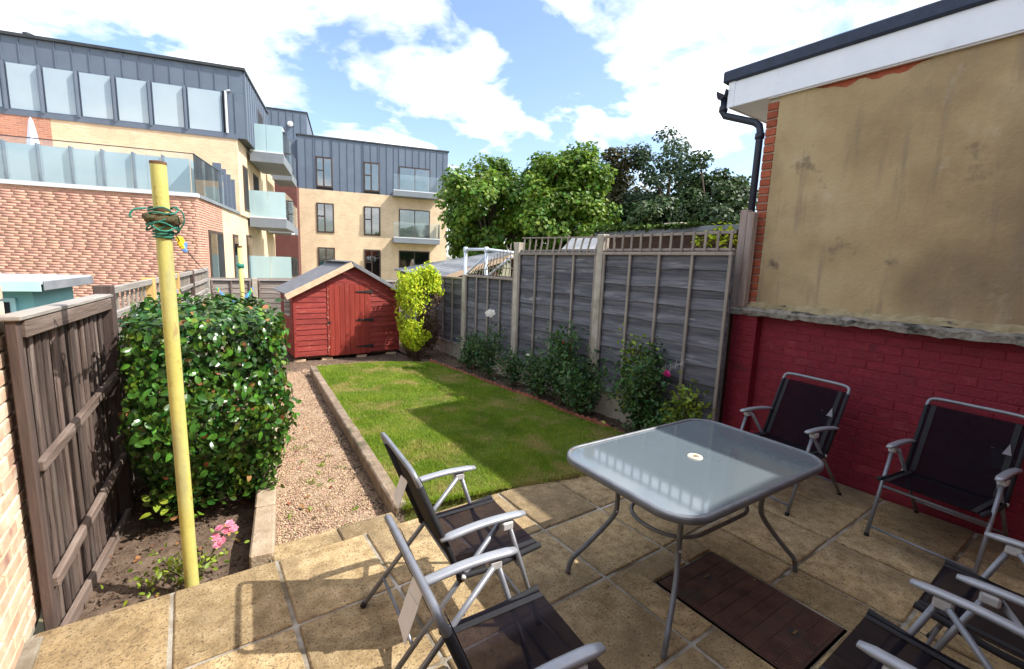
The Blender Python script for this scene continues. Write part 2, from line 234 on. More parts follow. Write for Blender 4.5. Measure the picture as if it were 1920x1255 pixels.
# ------------------------------------------------------------------ helpers
class MB:
    def __init__(s): s.v=[]; s.f=[]
    def add(s,v,f):
        k=len(s.v); s.v+=[tuple(x) for x in v]; s.f+=[tuple(k+i for i in q) for q in f]; return s
    def box(s,x0,x1,y0,y1,z0,z1):
        return s.add([(x,y,z) for z in (z0,z1) for y in (y0,y1) for x in (x0,x1)],[(0,2,3,1),(4,5,7,6),(0,1,5,4),(2,6,7,3),(0,4,6,2),(1,3,7,5)])
    def cbox(s,x0,x1,y0,y1,z0,z1,c=.004):
        c=min(c,.45*min(x1-x0,y1-y0,z1-z0)); V=[];
        X=(x0,x1);Y=(y0,y1);Z=(z0,z1); idx={}
        for i in (0,1):
            for j in (0,1):
                for k in (0,1):
                    sx,sy,sz=(1,-1)[i],(1,-1)[j],(1,-1)[k]
                    for a,p in enumerate(((X[i],Y[j]+sy*c,Z[k]+sz*c),(X[i]+sx*c,Y[j],Z[k]+sz*c),(X[i]+sx*c,Y[j]+sy*c,Z[k]))):
                        idx[i,j,k,a]=len(V); V.append(p)
        Fc=[]
        for i in (0,1):
            q=[idx[i,0,0,0],idx[i,0,1,0],idx[i,1,1,0],idx[i,1,0,0]]; Fc.append(q if i==0 else q[::-1])
            q=[idx[0,i,0,1],idx[1,i,0,1],idx[1,i,1,1],idx[0,i,1,1]]; Fc.append(q if i==0 else q[::-1])
            q=[idx[0,0,i,2],idx[0,1,i,2],idx[1,1,i,2],idx[1,0,i,2]]; Fc.append(q if i==0 else q[::-1])
        for j in (0,1):
            for k in (0,1):
                Fc.append([idx[0,j,k,1],idx[1,j,k,1],idx[1,j,k,2],idx[0,j,k,2]]); Fc.append([idx[j,0,k,0],idx[j,1,k,0],idx[j,1,k,2],idx[j,0,k,2]]); Fc.append([idx[j,k,0,0],idx[j,k,1,0],idx[j,k,1,1],idx[j,k,0,1]])
        for i in (0,1):
            for j in (0,1):
                for k in (0,1): Fc.append([idx[i,j,k,0],idx[i,j,k,1],idx[i,j,k,2]])
        return s.add(V,Fc)
    def bar(s,p,q,w,h,up=(0,0,1),c=0):
        p=Vector(p);q=Vector(q);d=(q-p); L=d.length; d.normalize(); u=Vector(up); a=d.cross(u)
        if a.length<1e-4: a=d.cross(Vector((1,0,0)))
        a.normalize(); b=a.cross(d); k=len(s.v)
        t=MB(); (t.cbox(0,L,-w/2,w/2,-h/2,h/2,c) if c else t.box(0,L,-w/2,w/2,-h/2,h/2))
        return s.add([p+d*x+a*y+b*z for x,y,z in t.v],t.f)
    def tube(s,pts,r,n=8,closed=False,cap=True):
        P=[Vector(p) for p in pts]; m=len(P); rs=r if isinstance(r,(list,tuple)) else [r]*m
        rings=[]; prev=None
        for i in range(m):
            a=P[(i-1)%m] if (closed or i>0) else P[i]; b=P[(i+1)%m] if (closed or i<m-1) else P[i]
            d=(b-a).normalized()
            if prev is None: u=d.orthogonal().normalized()
            else: u=(prev-d*prev.dot(d)).normalized()
            prev=u; v=d.cross(u); rings.append([P[i]+(u*math.cos(2*math.pi*k/n)+v*math.sin(2*math.pi*k/n))*rs[i] for k in range(n)])
        V=[p for rg in rings for p in rg]; Fc=[]
        for i in range(m if closed else m-1):
            j=(i+1)%m
            for k in range(n): Fc.append((i*n+k,i*n+(k+1)%n,j*n+(k+1)%n,j*n+k))
        if cap and not closed: Fc+= [tuple(range(n))[::-1],tuple((m-1)*n+k for k in range(n))]
        return s.add(V,Fc)
    def lathe(s,prof,n=16,c=(0,0,0)):
        V=[(c[0]+r*math.cos(2*math.pi*k/n),c[1]+r*math.sin(2*math.pi*k/n),c[2]+z) for r,z in prof for k in range(n)]
        Fc=[(i*n+k,i*n+(k+1)%n,(i+1)*n+(k+1)%n,(i+1)*n+k) for i in range(len(prof)-1) for k in range(n)]
        return s.add(V,Fc)
    def prism(s,poly,z0,z1):
        n=len(poly); V=[(*p,z0) for p in poly]+[(*p,z1) for p in poly]
        return s.add(V,[tuple(range(n))[::-1],tuple(range(n,2*n))]+[(i,(i+1)%n,n+(i+1)%n,n+i) for i in range(n)])
    def mesh(s,name,smooth=False):
        me=bpy.data.meshes.new(name); me.from_pydata(s.v,[],s.f)
        bm=bmesh.new(); bm.from_mesh(me); bmesh.ops.recalc_face_normals(bm,faces=bm.faces); bm.to_mesh(me); bm.free()
        if smooth: me.shade_smooth()
        return me
    def build(s,name,mat,parent=None,smooth=False,**kw):
        return link(name,s.mesh(name,smooth),mat,parent,**kw)
def link(name,me,mat=None,parent=None,loc=None,rot=None,scale=None,**tags):
    o=bpy.data.objects.new(name,me); col.objects.link(o)
    if mat and me and not me.materials: me.materials.append(MATS[mat])
    if parent: o.parent=parent
    if loc is not None: o.location=loc
    if rot is not None: o.rotation_euler=rot
    if scale is not None: o.scale=scale
    for k,v in tags.items(): o[k]=v
    return o
def thing(name,label,cat,loc=(0,0,0),rz=0,group=None):
    o=bpy.data.objects.new(name,None); col.objects.link(o); o.location=loc; o.rotation_euler=(0,0,rz); o.empty_display_size=.1
    o['label']=label; o['category']=cat
    if group: o['group']=group
    return o
def copy_tree(o,parent=None):
    c=o.copy(); col.objects.link(c); c.parent=parent
    for ch in list(o.children): copy_tree(ch,c)
    return c
def smooth_path(pts,n=6,closed=False):
    P=[Vector(p) for p in pts]; m=len(P); out=[]
    for i in range(m if closed else m-1):
        a=P[(i-1)%m] if closed or i>0 else P[i]; b=P[i]; c=P[(i+1)%m]; d=P[(i+2)%m] if closed or i<m-2 else c
        for k in range(n):
            t=k/n; out.append(.5*((2*b)+(c-a)*t+(2*a-5*b+4*c-d)*t*t+(3*b-a-3*c+d)*t**3))
    if not closed: out.append(P[-1])
    return out
def npmesh(name,V,Fq,mat,parent=None,smooth=False,loc=None,**tags):
    """V (n,3), Fq (m,k) equal-size faces"""
    me=bpy.data.meshes.new(name); k=Fq.shape[1]; me.vertices.add(len(V)); me.vertices.foreach_set('co',V.astype(np.float32).ravel())
    me.loops.add(Fq.size); me.loops.foreach_set('vertex_index',Fq.astype(np.int32).ravel())
    me.polygons.add(len(Fq)); me.polygons.foreach_set('loop_start',np.arange(0,Fq.size,k,dtype=np.int32)); me.polygons.foreach_set('loop_total',np.full(len(Fq),k,dtype=np.int32))
    me.update(calc_edges=True)
    if smooth: me.shade_smooth()
    return link(name,me,mat,parent,loc,**tags)
OVATE=(np.array([(0,0,0),(.3,.27,.05),(.7,.24,.03),(1,0,-.10),(.7,-.24,.03),(.3,-.27,.05)]),np.array([(0,1,2,3),(0,3,4,5)]))
ROUND=(np.array([(0,0,0),(.14,.20,.05),(.42,.30,.07),(.74,.21,.02),(1,0,-.15),(.74,-.21,.02),(.42,-.30,.07),(.14,-.20,.05),(.45,0,.0),(.74,0,-.045)]),np.array([(0,1,2,8),(8,2,3,9),(0,8,6,7),(8,9,5,6),(9,3,4,5)]))
MAPLE=(np.array([(0,0,0),(.28,.5,.10),(.62,.30,.0),(1,0,-.12),(.62,-.30,.0),(.28,-.5,.10)]),np.array([(0,1,2,3),(0,3,4,5)]))
SPRIG=(np.array([(0,0,0),(.4,.16,.02),(1,.05,0),(1,-.05,0),(.4,-.16,.02)]),np.array([(0,1,2,3),(0,3,4,0)]))
def unit(a): return a/np.maximum(np.linalg.norm(a,axis=1,keepdims=True),1e-9)
def leaf_frames(nrm,droop=.4,spread=1.0):
    n=unit(nrm+spread*rng.normal(0,.45,nrm.shape)); t=rng.normal(0,1,nrm.shape); t[:,2]-=droop*1.5; t=unit(t-n*(t*n).sum(1,keepdims=True)); return t,np.cross(n,t),n
def leaves(name,P,nrm,size,mat,parent,tpl=OVATE,droop=.4,spread=1.0,**tags):
    t,b,n=leaf_frames(nrm,droop,spread); T,Fc=tpl; k=len(T)
    V=(P[:,None,:]+size[:,None,None]*(T[None,:,0:1]*t[:,None]+T[None,:,1:2]*b[:,None]+T[None,:,2:3]*n[:,None])).reshape(-1,3)
    Fq=(Fc[None]+np.arange(len(P))[:,None,None]*k).reshape(-1,4)
    return npmesh(name,V,Fq,mat,parent,**tags)

# ------------------------------------------------------------------ setting
MB().box(-400,400,-300,700,-.6,-.32).build('ground','earth',kind='structure')
SX=[-.70-.545*3+.545*i+(.01 if i<3 else 0) for i in range(3)]+[-.70,-.165,.345,.875,1.41,1.945,2.49,3.03,3.58,4.12,4.66]
SY=[-1.7,-1.13,-.565,0,.55,1.10,1.675,2.255,2.86]
patio=MB().box(-2.4,4.66,-1.7,2.86,-.32,-.012).build('patio','mortar',kind='structure')
MH=(2.17,2.72,.72,1.475)   # drain cover hole
slabmesh=[]
for i in range(len(SX)-1):
    for j in range(len(SY)-1):
        x0,x1,y0,y1=SX[i]+.011,SX[i+1]-.011,SY[j]+.011,SY[j+1]-.011
        if x1<-.75: continue
        dz=rng.uniform(-.003,.003); rects=[(x0,x1,y0,y1)]
        if x0<MH[1]+.03 and x1>MH[0]-.03 and y0<MH[3]+.03 and y1>MH[2]-.03:
            rects=[]
            mx0,mx1,my0,my1=MH[0]-.02,MH[1]+.02,MH[2]-.02,MH[3]+.02
            if x0<mx0: rects.append((x0,mx0,y0,y1))
            if x1>mx1: rects.append((mx1,x1,y0,y1))
            a,b=max(x0,mx0),min(x1,mx1)
            if y0<my0: rects.append((a,b,y0,my0))
            if y1>my1: rects.append((a,b,my1,y1))
        for (a,b,c,d) in rects:
            if b-a<.03 or d-c<.03: continue
            o=MB().cbox(-(b-a)/2,(b-a)/2,-(d-c)/2,(d-c)/2,-.03,0,.007).build('slab','slab',patio,loc=((a+b)/2,(c+d)/2,.001+dz),rot=(rng.normal(0,.0022),rng.normal(0,.0022),rng.normal(0,.003)))
st=[(.33,.735),(.745,1.135)]
MB().box(.32,1.14,2.862,3.045,-.32,-.03).build('mortar_bed','mortar',patio)
for a,b in st: MB().cbox(a,b,2.868,3.04,-.05,-.012,.008).build('slab','slab',patio)
# beds, path, lawn
def bumpy(name,poly_fn,x0,x1,y0,y1,z,amp,mat,nx,ny,thick=.3,**kw):
    """soil sheet with a rough surface; poly_fn(x,y) -> True inside"""
    xs=np.linspace(x0,x1,nx); ys=np.linspace(y0,y1,ny); V=[];Fq=[]
    h=rng.normal(0,1,(nx,ny))
    for _ in range(2): h=(h+np.roll(h,1,0)+np.roll(h,-1,0)+np.roll(h,1,1)+np.roll(h,-1,1))/5*1.4
    for i,x in enumerate(xs):
        for j,y in enumerate(ys):
            V.append((x+poly_fn(y),y,z+amp*h[i,j]))
    for i in range(nx-1):
        for j in range(ny-1): Fq.append((i*ny+j,(i+1)*ny+j,(i+1)*ny+j+1,i*ny+j+1))
    return npmesh(name,np.array(V),np.array(Fq),mat,None,True,kind='structure',**kw)
FA=Vector((-.69,2.9)); FB=Vector((.30,10.3)); FD=(FB-FA).normalized()
fenceX=lambda y: FA.x+(y-FA.y)*FD.x/FD.y
kx=lambda y: 1.15+(y-3.02)*.085         # lawn kerb line (its path side)
pl=lambda y: .22+(y-3.0)*.155             # left edge of the path kerb
bumpy('flower_bed',lambda y:(fenceX(y)),0,.98,2.86,10.4,-.17,.012,'soil',40,200)
bumpy('path',lambda y: .36+(y-3.0)*.13,0,.86,3.03,8.95,-.105,.004,'gravel_bed',24,140)
bumpy('back_bed',lambda y:0,.3,4.5,8.0,11.6,-.10,.015,'soil',60,50)
LAWN=[(1.22,3.0),(2.0,2.90),(2.7,2.74),(3.83,2.66),(3.79,3.4),(3.70,4.9),(3.60,6.6),(3.50,7.45),(2.9,7.75),(1.70,7.95)]
MB().prism(LAWN,-.3,.012).build('lawn','lawn_soil',kind='structure')
def inpoly(P,poly):
    x,y=P[:,0],P[:,1]; c=np.zeros(len(P),bool); j=len(poly)-1
    for i in range(len(poly)):
        xi,yi=poly[i]; xj,yj=poly[j]; c^=((yi>y)!=(yj>y))&(x<(xj-xi)*(y-yi)/(yj-yi+1e-12)+xi); j=i
    return c
# grass blades (denser close to the patio)
g=rng.uniform((1.1,2.6),(3.95,8.0),(420000,2)); g=g[inpoly(g,LAWN)]; keep=rng.uniform(0,1,len(g))<np.clip(1.15-(g[:,1]-3)*.13,.38,1); g=g[keep]
ex=rng.uniform(0,1,30000); ei=rng.integers(0,len(LAWN),30000); LA=np.array(LAWN); ge=LA[ei]+(LA[(ei+1)%len(LAWN)]-LA[ei])*ex[:,None]+rng.normal(0,.016,(30000,2)); g=np.r_[g,ge]
n=len(g); hgt=rng.uniform(.014,.034,n)*(1+.35*np.sin(g[:,0]*5+np.cos(g[:,1]*4)*2)); a=rng.uniform(0,2*np.pi,n); le=rng.uniform(.2,1.1,n)*hgt; wd=rng.uniform(.0020,.0036,n)*(1+(g[:,1]-2.6)*.10)
b0=np.c_[g,np.full(n,.008)]; sd=np.c_[-np.sin(a),np.cos(a),np.zeros(n)]*wd[:,None]; tip=b0+np.c_[np.cos(a)*le,np.sin(a)*le,hgt]
V=np.stack([b0-sd,b0+sd,tip],1).reshape(-1,3); npmesh('grass',V,np.arange(3*n).reshape(-1,3),'grass_blade',label='short mown green grass with dry yellow patches on the lawn',category='grass',kind='stuff')
# pebbles
def pebbles(name,xy,z,smin,smax,mat,label,cat,flat=.65):
    n=len(xy); O=np.array([(1,0,0),(0,1,0),(-1,0,0),(0,-1,0),(0,0,1),(0,0,-1)],float); Fc=np.array([(0,1,4),(1,2,4),(2,3,4),(3,0,4),(1,0,5),(2,1,5),(3,2,5),(0,3,5)])
    sz=rng.uniform(smin,smax,n); an=rng.uniform(0,6.28,n); J=1+rng.uniform(-.3,.3,(n,6,1)); P=O[None]*J*sz[:,None,None]; P[:,:,2]*=flat
    ca,sa=np.cos(an)[:,None],np.sin(an)[:,None]; X=P[:,:,0]*ca-P[:,:,1]*sa; Y=P[:,:,0]*sa+P[:,:,1]*ca
    V=np.stack([X+xy[:,0:1],Y+xy[:,1:2],P[:,:,2]+z+rng.uniform(-.3,.5,(n,1))*sz[:,None]],2).reshape(-1,3)
    return npmesh(name,V,(Fc[None]+np.arange(n)[:,None,None]*6).reshape(-1,3),mat,None,kind='stuff',label=label,category=cat)
q=rng.uniform((0,3.02),(1,8.9),(48000,2)); q=q[rng.uniform(0,1,len(q))<np.clip(1.1-(q[:,1]-3)*.11,.4,1)]; xl=.36+(q[:,1]-3)*.135; xr=kx(q[:,1])-.005; q[:,0]=xl+(xr-xl)*q[:,0]
pebbles('gravel',q,-.103,.0045,.0098,'pebble','loose beige and pink pea gravel covering the path','gravel')
q=rng.uniform((0,2.9),(1,10),(3500,2)); q[:,0]=fenceX(q[:,1])+.03+q[:,0]*(pl(q[:,1])-fenceX(q[:,1])-.02)
pebbles('soil_crumbs',q,-.168,.004,.014,'soil','dark crumbly soil lumps under the clipped hedge','soil',.8)
q=rng.uniform((3.75,2.75),(4.26,8.4),(3500,2)); pebbles('bed_crumbs',q,-.058,.004,.016,'soil','dark soil lumps along the foot of the roses','soil',.8)
bumpy('rose_bed',lambda y:0,3.55,4.36,2.55,9.6,-.06,.012,'soil',24,140)
# fallen leaves
q=rng.uniform((-.55,2.9),(1.1,6),(150,2)); ok=(q[:,0]>fenceX(q[:,1])+.05)&((q[:,0]<pl(q[:,1]))|((q[:,0]>pl(q[:,1])+.16)&(q[:,0]<kx(q[:,1])-.02)&(q[:,1]>3.08))); q=q[ok]
zz_=np.where(q[:,0]<pl(q[:,1]),-.15,-.088); leaves('fallen_leaves',np.c_[q,zz_],np.tile([0,0,1.],(len(q),1)),rng.uniform(.02,.05,len(q)),'dry_leaf',None,OVATE,0,.6,kind='stuff',label='dry brown leaves scattered on the soil and gravel',category='leaves')
q=np.c_[rng.uniform(3.05,8.2,420),np.abs(rng.normal(0,.055,420))]; q=np.c_[kx(q[:,0])-.012-q[:,1],q[:,0]]; leaves('leaf_litter',np.c_[q,np.full(len(q),-.092)],np.tile([0,0,1.],(len(q),1)),rng.uniform(.012,.035,len(q)),'bark_litter',None,OVATE,0,.9,kind='stuff',label='dark crumbled leaf litter along the foot of the lawn kerb',category='leaf litter')
wq=rng.uniform((.38,3.05),(1.1,5.5),(26,2)); wq=wq[(wq[:,0]>pl(wq[:,1])+.17)&(wq[:,0]<kx(wq[:,1])-.03)]; wq=np.repeat(wq,14,0)+rng.normal(0,.018,(len(wq)*14,2)); leaves('weeds',np.c_[wq,np.full(len(wq),-.09)],unit(rng.normal(0,.6,(len(wq),3))+np.array([0,0,.8])),rng.uniform(.012,.026,len(wq)),'light_leaf',None,OVATE,-.5,1,kind='stuff',label='tiny green weeds sprouting through the gravel path',category='weeds')
# kerbs
k=thing('lawn_kerb','long brown concrete kerb between gravel path and lawn','kerb',(1.15,3.02,-.1))
y=3.0
while y<7.85:
    L=min(.9,7.87-y); a=Vector((kx(y)-1.15+.048,y-3.02+.004,0)); b=Vector((kx(y+L)-1.15+.048,y+L-3.02-.004,0))
    MB().bar(a+Vector((0,0,.04)),b+Vector((0,0,.04+rng.uniform(-.006,.006))),.10,.19,c=.012).build('kerb_stone','kerb',k); y+=L
k=thing('path_kerb','pale stone kerb with broken corner between path and hedge','kerb',(.29,3.0,-.1)); y=2.93
while y<7.6:
    L=.62 if y<3.0 else .9; a=Vector((pl(y)+.065-.29,y-3.0+.004,.01)); b=Vector((pl(y+L)+.065-.29,y+L-3.0-.004,.01+rng.uniform(-.01,.01)))
    MB().bar(a,b,.135,.22,c=.012).build('kerb_stone','kerb_pale',k); y+=L
# terracotta edging between lawn and roses
ed=thing('lawn_edging','row of scalloped terracotta edging tiles between lawn and roses','edging',(3.8,2.7,-.05))
epts=[(3.87,2.72),(3.83,3.4),(3.735,4.9),(3.63,6.6),(3.53,7.5)]
tile=MB(); prof=[(-.098,0),(.098,0),(.098,.08),(.075,.105),(.05,.115),(.025,.105),(0,.088),(-.025,.105),(-.05,.115),(-.075,.105),(-.098,.08)]
tile.add([(x,yy,z) for yy in (-.014,.014) for x,z in prof],[tuple(range(11)),tuple(range(21,10,-1))]+[(i,(i+1)%11,11+(i+1)%11,11+i) for i in range(11)]); tileme=tile.mesh('edging_tile'); tileme.materials.append(MATS['terracotta'])
for i in range(len(epts)-1):
    a=Vector(epts[i]);b=Vector(epts[i+1]); L=(b-a).length; nn=round(L/.2); an=math.atan2(b.y-a.y,b.x-a.x)
    for kk in range(nn):
        p=a.lerp(b,(kk+.5)/nn); link('edging_tile',tileme,None,ed,(p.x-3.8,p.y-2.7,-.005+rng.uniform(-.012,.012)),(rng.normal(0,.05),rng.normal(0,.05),an+rng.normal(0,.05)))

# ------------------------------------------------------------------ house extension on the right
WX=4.67; YE=2.47
hx=thing('house_extension','house end wall with red painted brick base and stained beige render','house',(WX,1.0,0))
def H(x,y,z): return (x-WX,y-1.0,z)
def hbox(name,mat,x0,x1,y0,y1,z0,z1,par=hx,c=0,**kw):
    a=H(x0,y0,z0); b=H(x1,y1,z1); mb=MB(); (mb.cbox(a[0],b[0],a[1],b[1],a[2],b[2],c) if c else mb.box(a[0],b[0],a[1],b[1],a[2],b[2])); return mb.build(name,mat,par,**kw)
low=hbox('lower_wall','red_paint',WX,WX+.25,-1.7,2.52,-.05,1.40)
pil=hbox('pilaster','red_paint',4.565,WX,2.275,2.52,-.05,1.40)
bme=MB().cbox(-.0045,.006,-.109,.109,-.0335,.0335,.004).mesh('brick'); bme.materials.append(MATS['red_paint'])
bmh=MB().cbox(-.0045,.006,-.053,.053,-.0335,.0335,.004).mesh('brick'); bmh.materials.append(MATS['red_paint'])
row=0; z=.035
while z<1.39:
    yy=2.16-(.1125 if row%2 else 0)
    while yy>-.55:
        link('brick',bme,None,low,(H(WX+rng.uniform(-.001,.002),yy,z)),(rng.normal(0,.006),0,rng.normal(0,.006))); yy-=.225
    for yc,mm in (((2.3975,bme),) if row%2 else ((2.335,bmh),(2.46,bmh))): link('brick',mm,None,pil,H(4.565,yc,z),(rng.normal(0,.006),0,0))
    z+=.075; row+=1
# coping: rough slab, fillet
cp=MB(); ny=70
for i in range(ny+1):
    y=2.56-(2.56+1.7)*i/ny; j=lambda s:rng.normal(0,s)
    for (x,z) in ((4.535,1.405),(4.53,1.455),(4.56,1.475),(4.76,1.48),(4.76,1.40)): cp.v.append(H(x+j(.004),y,z+j(.005)))
for i in range(ny):
    for k in range(5): cp.f.append((i*5+k,i*5+(k+1)%5,i*5+5+(k+1)%5,i*5+5+k))
cp.f+=[(0,1,2,3,4),tuple(ny*5+k for k in (4,3,2,1,0))]; cp.build('coping','coping',hx)
fl=MB()
for i in range(ny+1):
    y=2.42-(2.42+1.7)*i/ny
    for (x,z) in ((4.60,1.47),(4.665,1.50),(4.71,1.565),(4.75,1.565),(4.75,1.47)): fl.v.append(H(x+rng.normal(0,.006),y,z+rng.normal(0,.007)))
for i in range(ny):
    for k in range(5): fl.f.append((i*5+k,i*5+(k+1)%5,i*5+5+(k+1)%5,i*5+5+k))
fl.f+=[(0,1,2,3,4)]; fl.build('mortar_fillet','fillet',hx)
# rendered wall with torn top edge showing brick: wavy top
rw=MB(); ny=90; ys=[2.365-(2.365+1.7)*i/ny for i in range(ny+1)]
for i,y in enumerate(ys):
    top=3.50
    if 1.25<y<2.05: top=3.475-.085*abs(math.sin((y-1.25)*3.9))*(.55+.45*math.sin(y*23)*math.cos(y*9))-.01
    for (x,z) in ((4.685,1.48),(4.685,top),(4.715,top),(4.715,1.48)): rw.v.append(H(x+(0 if x>4.70 else rng.normal(0,.0012)),y,z))
for i in range(ny):
    for k in range(4): rw.f.append((i*4+k,i*4+(k+1)%4,i*4+4+(k+1)%4,i*4+4+k))
rw.f.append((0,1,2,3)); rw.build('rendered_wall','render_coat',hx)
hbox('wall_core','red_brick',4.70,5.6,-3.5,YE,1.44,3.50)
qn=hbox('quoin_mortar','pale_mortar',4.697,4.75,2.365,YE-.006,1.48,3.495)
qb=MB().cbox(-.01,.02,-.05,.05,-.0325,.0325,.005).mesh('brick'); qb.materials.append(MATS['red_brick'])
z=1.53
while z<3.47: link('brick',qb,None,qn,H(4.690,2.418,z),(rng.normal(0,.02),0,rng.normal(0,.01))); z+=.078
# lower wall behind (house body, keeps out the light)
hbox('house_body','render_coat',5.602,9,-3.5,YE,-.05,3.5)
# rear wall of the house (the photographer stands at its door); it shades the near patio
hbox('rear_wall','red_brick',-.70,4.66,-4.0,-.78,-.05,3.50)
rd=hbox('patio_door','white_upvc',-.45,1.35,-.779,-.735,.0,2.10)
for x0,x1 in ((-.38,.42),(.48,1.28)): hbox('pane','window_glass',x0,x1,-.734,-.728,.10,2.02,rd)
rwn=hbox('rear_window','white_upvc',2.0,3.7,-.779,-.735,.95,2.10)
for x0,x1 in ((2.07,2.82),(2.88,3.63)): hbox('pane','window_glass',x0,x1,-.734,-.728,1.02,2.03,rwn)
hbox('rear_fascia','white_upvc',-.74,4.60,-.776,-.752,3.49,3.72); hbox('rear_roof','navy_felt',-.78,4.602,-4.0,-.72,3.724,3.83)
# roof edge
hbox('fascia','white_upvc',4.640,4.662,-3.6,2.862,3.480,3.722,c=.004)
hbox('fascia_trim','white_upvc',4.655,4.684,-3.6,2.46,3.470,3.479)
hbox('fascia_return','white_upvc',4.663,9.2,2.842,2.862,3.480,3.720)
hbox('soffit','white_upvc',4.664,9.2,YE+.003,2.841,3.484,3.498)
hbox('roof_edge','navy_felt',4.605,4.67,-3.65,2.925,3.724,3.835,c=.012)
hbox('roof','navy_felt',4.671,9.25,-3.65,2.92,3.726,3.81)
hbox('fascia_joint','white_upvc',4.634,4.639,2.80,2.867,3.479,3.723)
gu=MB(); gp=[(.0,.06),(.012,.0),(.05,-.03),(.09,-.02),(.108,.03),(.108,.06),(.1,.06),(.085,-.008),(.05,-.018),(.02,.008),(.01,.06)]
gu.add([H(x,2.870+y,3.60+z) for x in (4.60,9.2) for y,z in gp],[tuple(range(11)),tuple(range(21,10,-1))]+[(i,(i+1)%11,11+(i+1)%11,11+i) for i in range(11)]); gu.build('gutter','black_plastic',hx)
dp=[Vector(H(4.67,2.925,3.585)),Vector(H(4.67,2.925,3.46)),Vector(H(4.672,2.90,3.42))]+[Vector(H(4.72,2.60,3.30)),Vector(H(4.725,2.555,3.26)),Vector(H(4.725,2.54,3.20)),Vector(H(4.725,2.54,1.0))]
MB().tube(dp,.034,10).build('downpipe','black_plastic',hx,True)
for q in ((4.67,2.925,3.49),(4.725,2.54,3.16),(4.725,2.54,2.2)): MB().lathe([(.036,-.03),(.044,-.025),(.044,.025),(.036,.03)],10,H(*q)).build('pipe_collar','black_plastic',hx,True)
tp=thing('timber_post','weathered split timber post standing on the wall coping','post',(4.60,2.47,1.478))
MB().cbox(-.055,.035,-.055,.005,0,.93,.006).build('plank','old_timber',tp); MB().cbox(-.05,.04,.008,.085,-.02,.955,.006).build('plank','old_timber',tp)
MB().cbox(-.030,-.012,.09,.12,-1.3,.5,.003).build('batten','batten',tp)

# ------------------------------------------------------------------ left house wall (brick)
lw=thing('house_wall','sunlit cream and orange brick house wall beside the patio','wall',(-.712,2.0,0))
base=MB().box(-.3,-.006,-3.4,1.10,-.05,2.6).build('mortar_wall','pale_mortar',lw)
bme=MB().cbox(-.02,.004,-.1075,.1075,-.0325,.0325,.004).mesh('brick'); bme.materials.append(MATS['house_brick'])
bmh=MB().cbox(-.02,.004,-.051,.051,-.0325,.0325,.004).mesh('brick'); bmh.materials.append(MATS['house_brick'])
row=0; z=.03
while z<1.75:
    yy=1.10-.11 if row%2 else 1.10-.0535; first=True
    while yy>-.95:
        if row%2==0 and first: link('brick',bmh,None,base,(0,yy,z)); yy-=.0535+.1145; first=False; continue
        link('brick',bme,None,base,(rng.uniform(-.002,.002),yy,z),(0,rng.normal(0,.006),rng.normal(0,.006))); yy-=.225
    z+=.075; row+=1
MB().cbox(-.01,.06,-3.0,.80,-.02,.02,.01).build('mortar_skirt','mortar',lw)

# ------------------------------------------------------------------ left fence
FANG=math.atan2(FD.y,FD.x)
def fence_root(name,label,s,zb): 
    p=FA+FD*s; return thing(name,label,'fence',(p.x,p.y,zb),FANG)
FP=[0,1.37,2.83,4.20,5.45,7.25]   # posts along the line
bdm=[]
for vv in range(4):
    mb=MB(); n=6
    for i in range(n+1):
        z=i/n; wv=.5+rng.uniform(-.04,.04)
        mb.v+= [(-wv*.098,-.006,z),(wv*.098,-.002,z),(wv*.098,.004,z),(-wv*.098,.014,z)]
    for i in range(n):
        for k in range(4): mb.f.append((i*4+k,i*4+(k+1)%4,i*4+4+(k+1)%4,i*4+4+k))
    mb.f+=[(3,2,1,0),(n*4,n*4+1,n*4+2,n*4+3)]; bdm.append(mb)
bmeshes={k:[(lambda me:(me.materials.append(MATS[k]),me)[1])(mb.mesh('board')) for mb in bdm] for k in ('board','board_grey','orange_board')}
pal=[]
for vv in range(5):
    mb=MB(); n=7; ph=rng.uniform(0,6.28)
    for i in range(n+1):
        z=i/n; wv=.040*(1+rng.uniform(-.1,.1)); sx=.004*math.sin(z*4+ph)
        mb.v+=[(sx-wv/2,.006,z),(sx-wv*.46,-.004,z),(sx-wv*.15,-.011+rng.normal(0,.001),z),(sx+wv*.22,-.010+rng.normal(0,.001),z),(sx+wv*.48,-.003,z),(sx+wv/2,.006,z)]
    for i in range(n):
        for k in range(6): mb.f.append((i*6+k,i*6+(k+1)%6,i*6+6+(k+1)%6,i*6+6+k))
    mb.f+=[tuple(range(5,-1,-1)),tuple(n*6+k for k in range(6))]; me=mb.mesh('board'); me.materials.append(MATS['board']); pal.append(me)
# local frame: x along the fence, -y faces our garden
f1=fence_root('board_fence','dark brown upright board fence panel next to the brick wall',0,-.25); f1.location.x+=.022; f1.location.y+=.03
MB().cbox(.0,.042,-.03,.012,0,1.74,.005).build('post','fence_post',f1)
MB().cbox(1.325,1.415,-.05,.05,-.05,1.82,.006).build('post','fence_post',f1)
x=.07; kb=0
while x<1.31:
    link('board',random.choice(pal),None,f1,(x,.010+rng.uniform(-.004,.004),.06+rng.uniform(-.01,.01)),(rng.normal(0,.003),rng.normal(0,.005),rng.normal(0,.12)),(rng.uniform(.92,1.1),1,1.62))
    if kb not in (1,4): link('board',random.choice(bmeshes['board']),None,f1,(x+.0345,.036+rng.uniform(-.003,.003),.06+rng.uniform(-.01,.01)),(0,rng.normal(0,.004),math.pi+rng.normal(0,.05)),(rng.uniform(.56,.66),1.1,1.62))
    x+=.069; kb+=1
MB().cbox(.043,1.324,-.046,-.014,1.655,1.735,.005).build('top_rail','rail',f1)
MB().cbox(-.01,1.37,-.05,.04,1.738,1.762,.005).build('capping','rail_grey',f1)
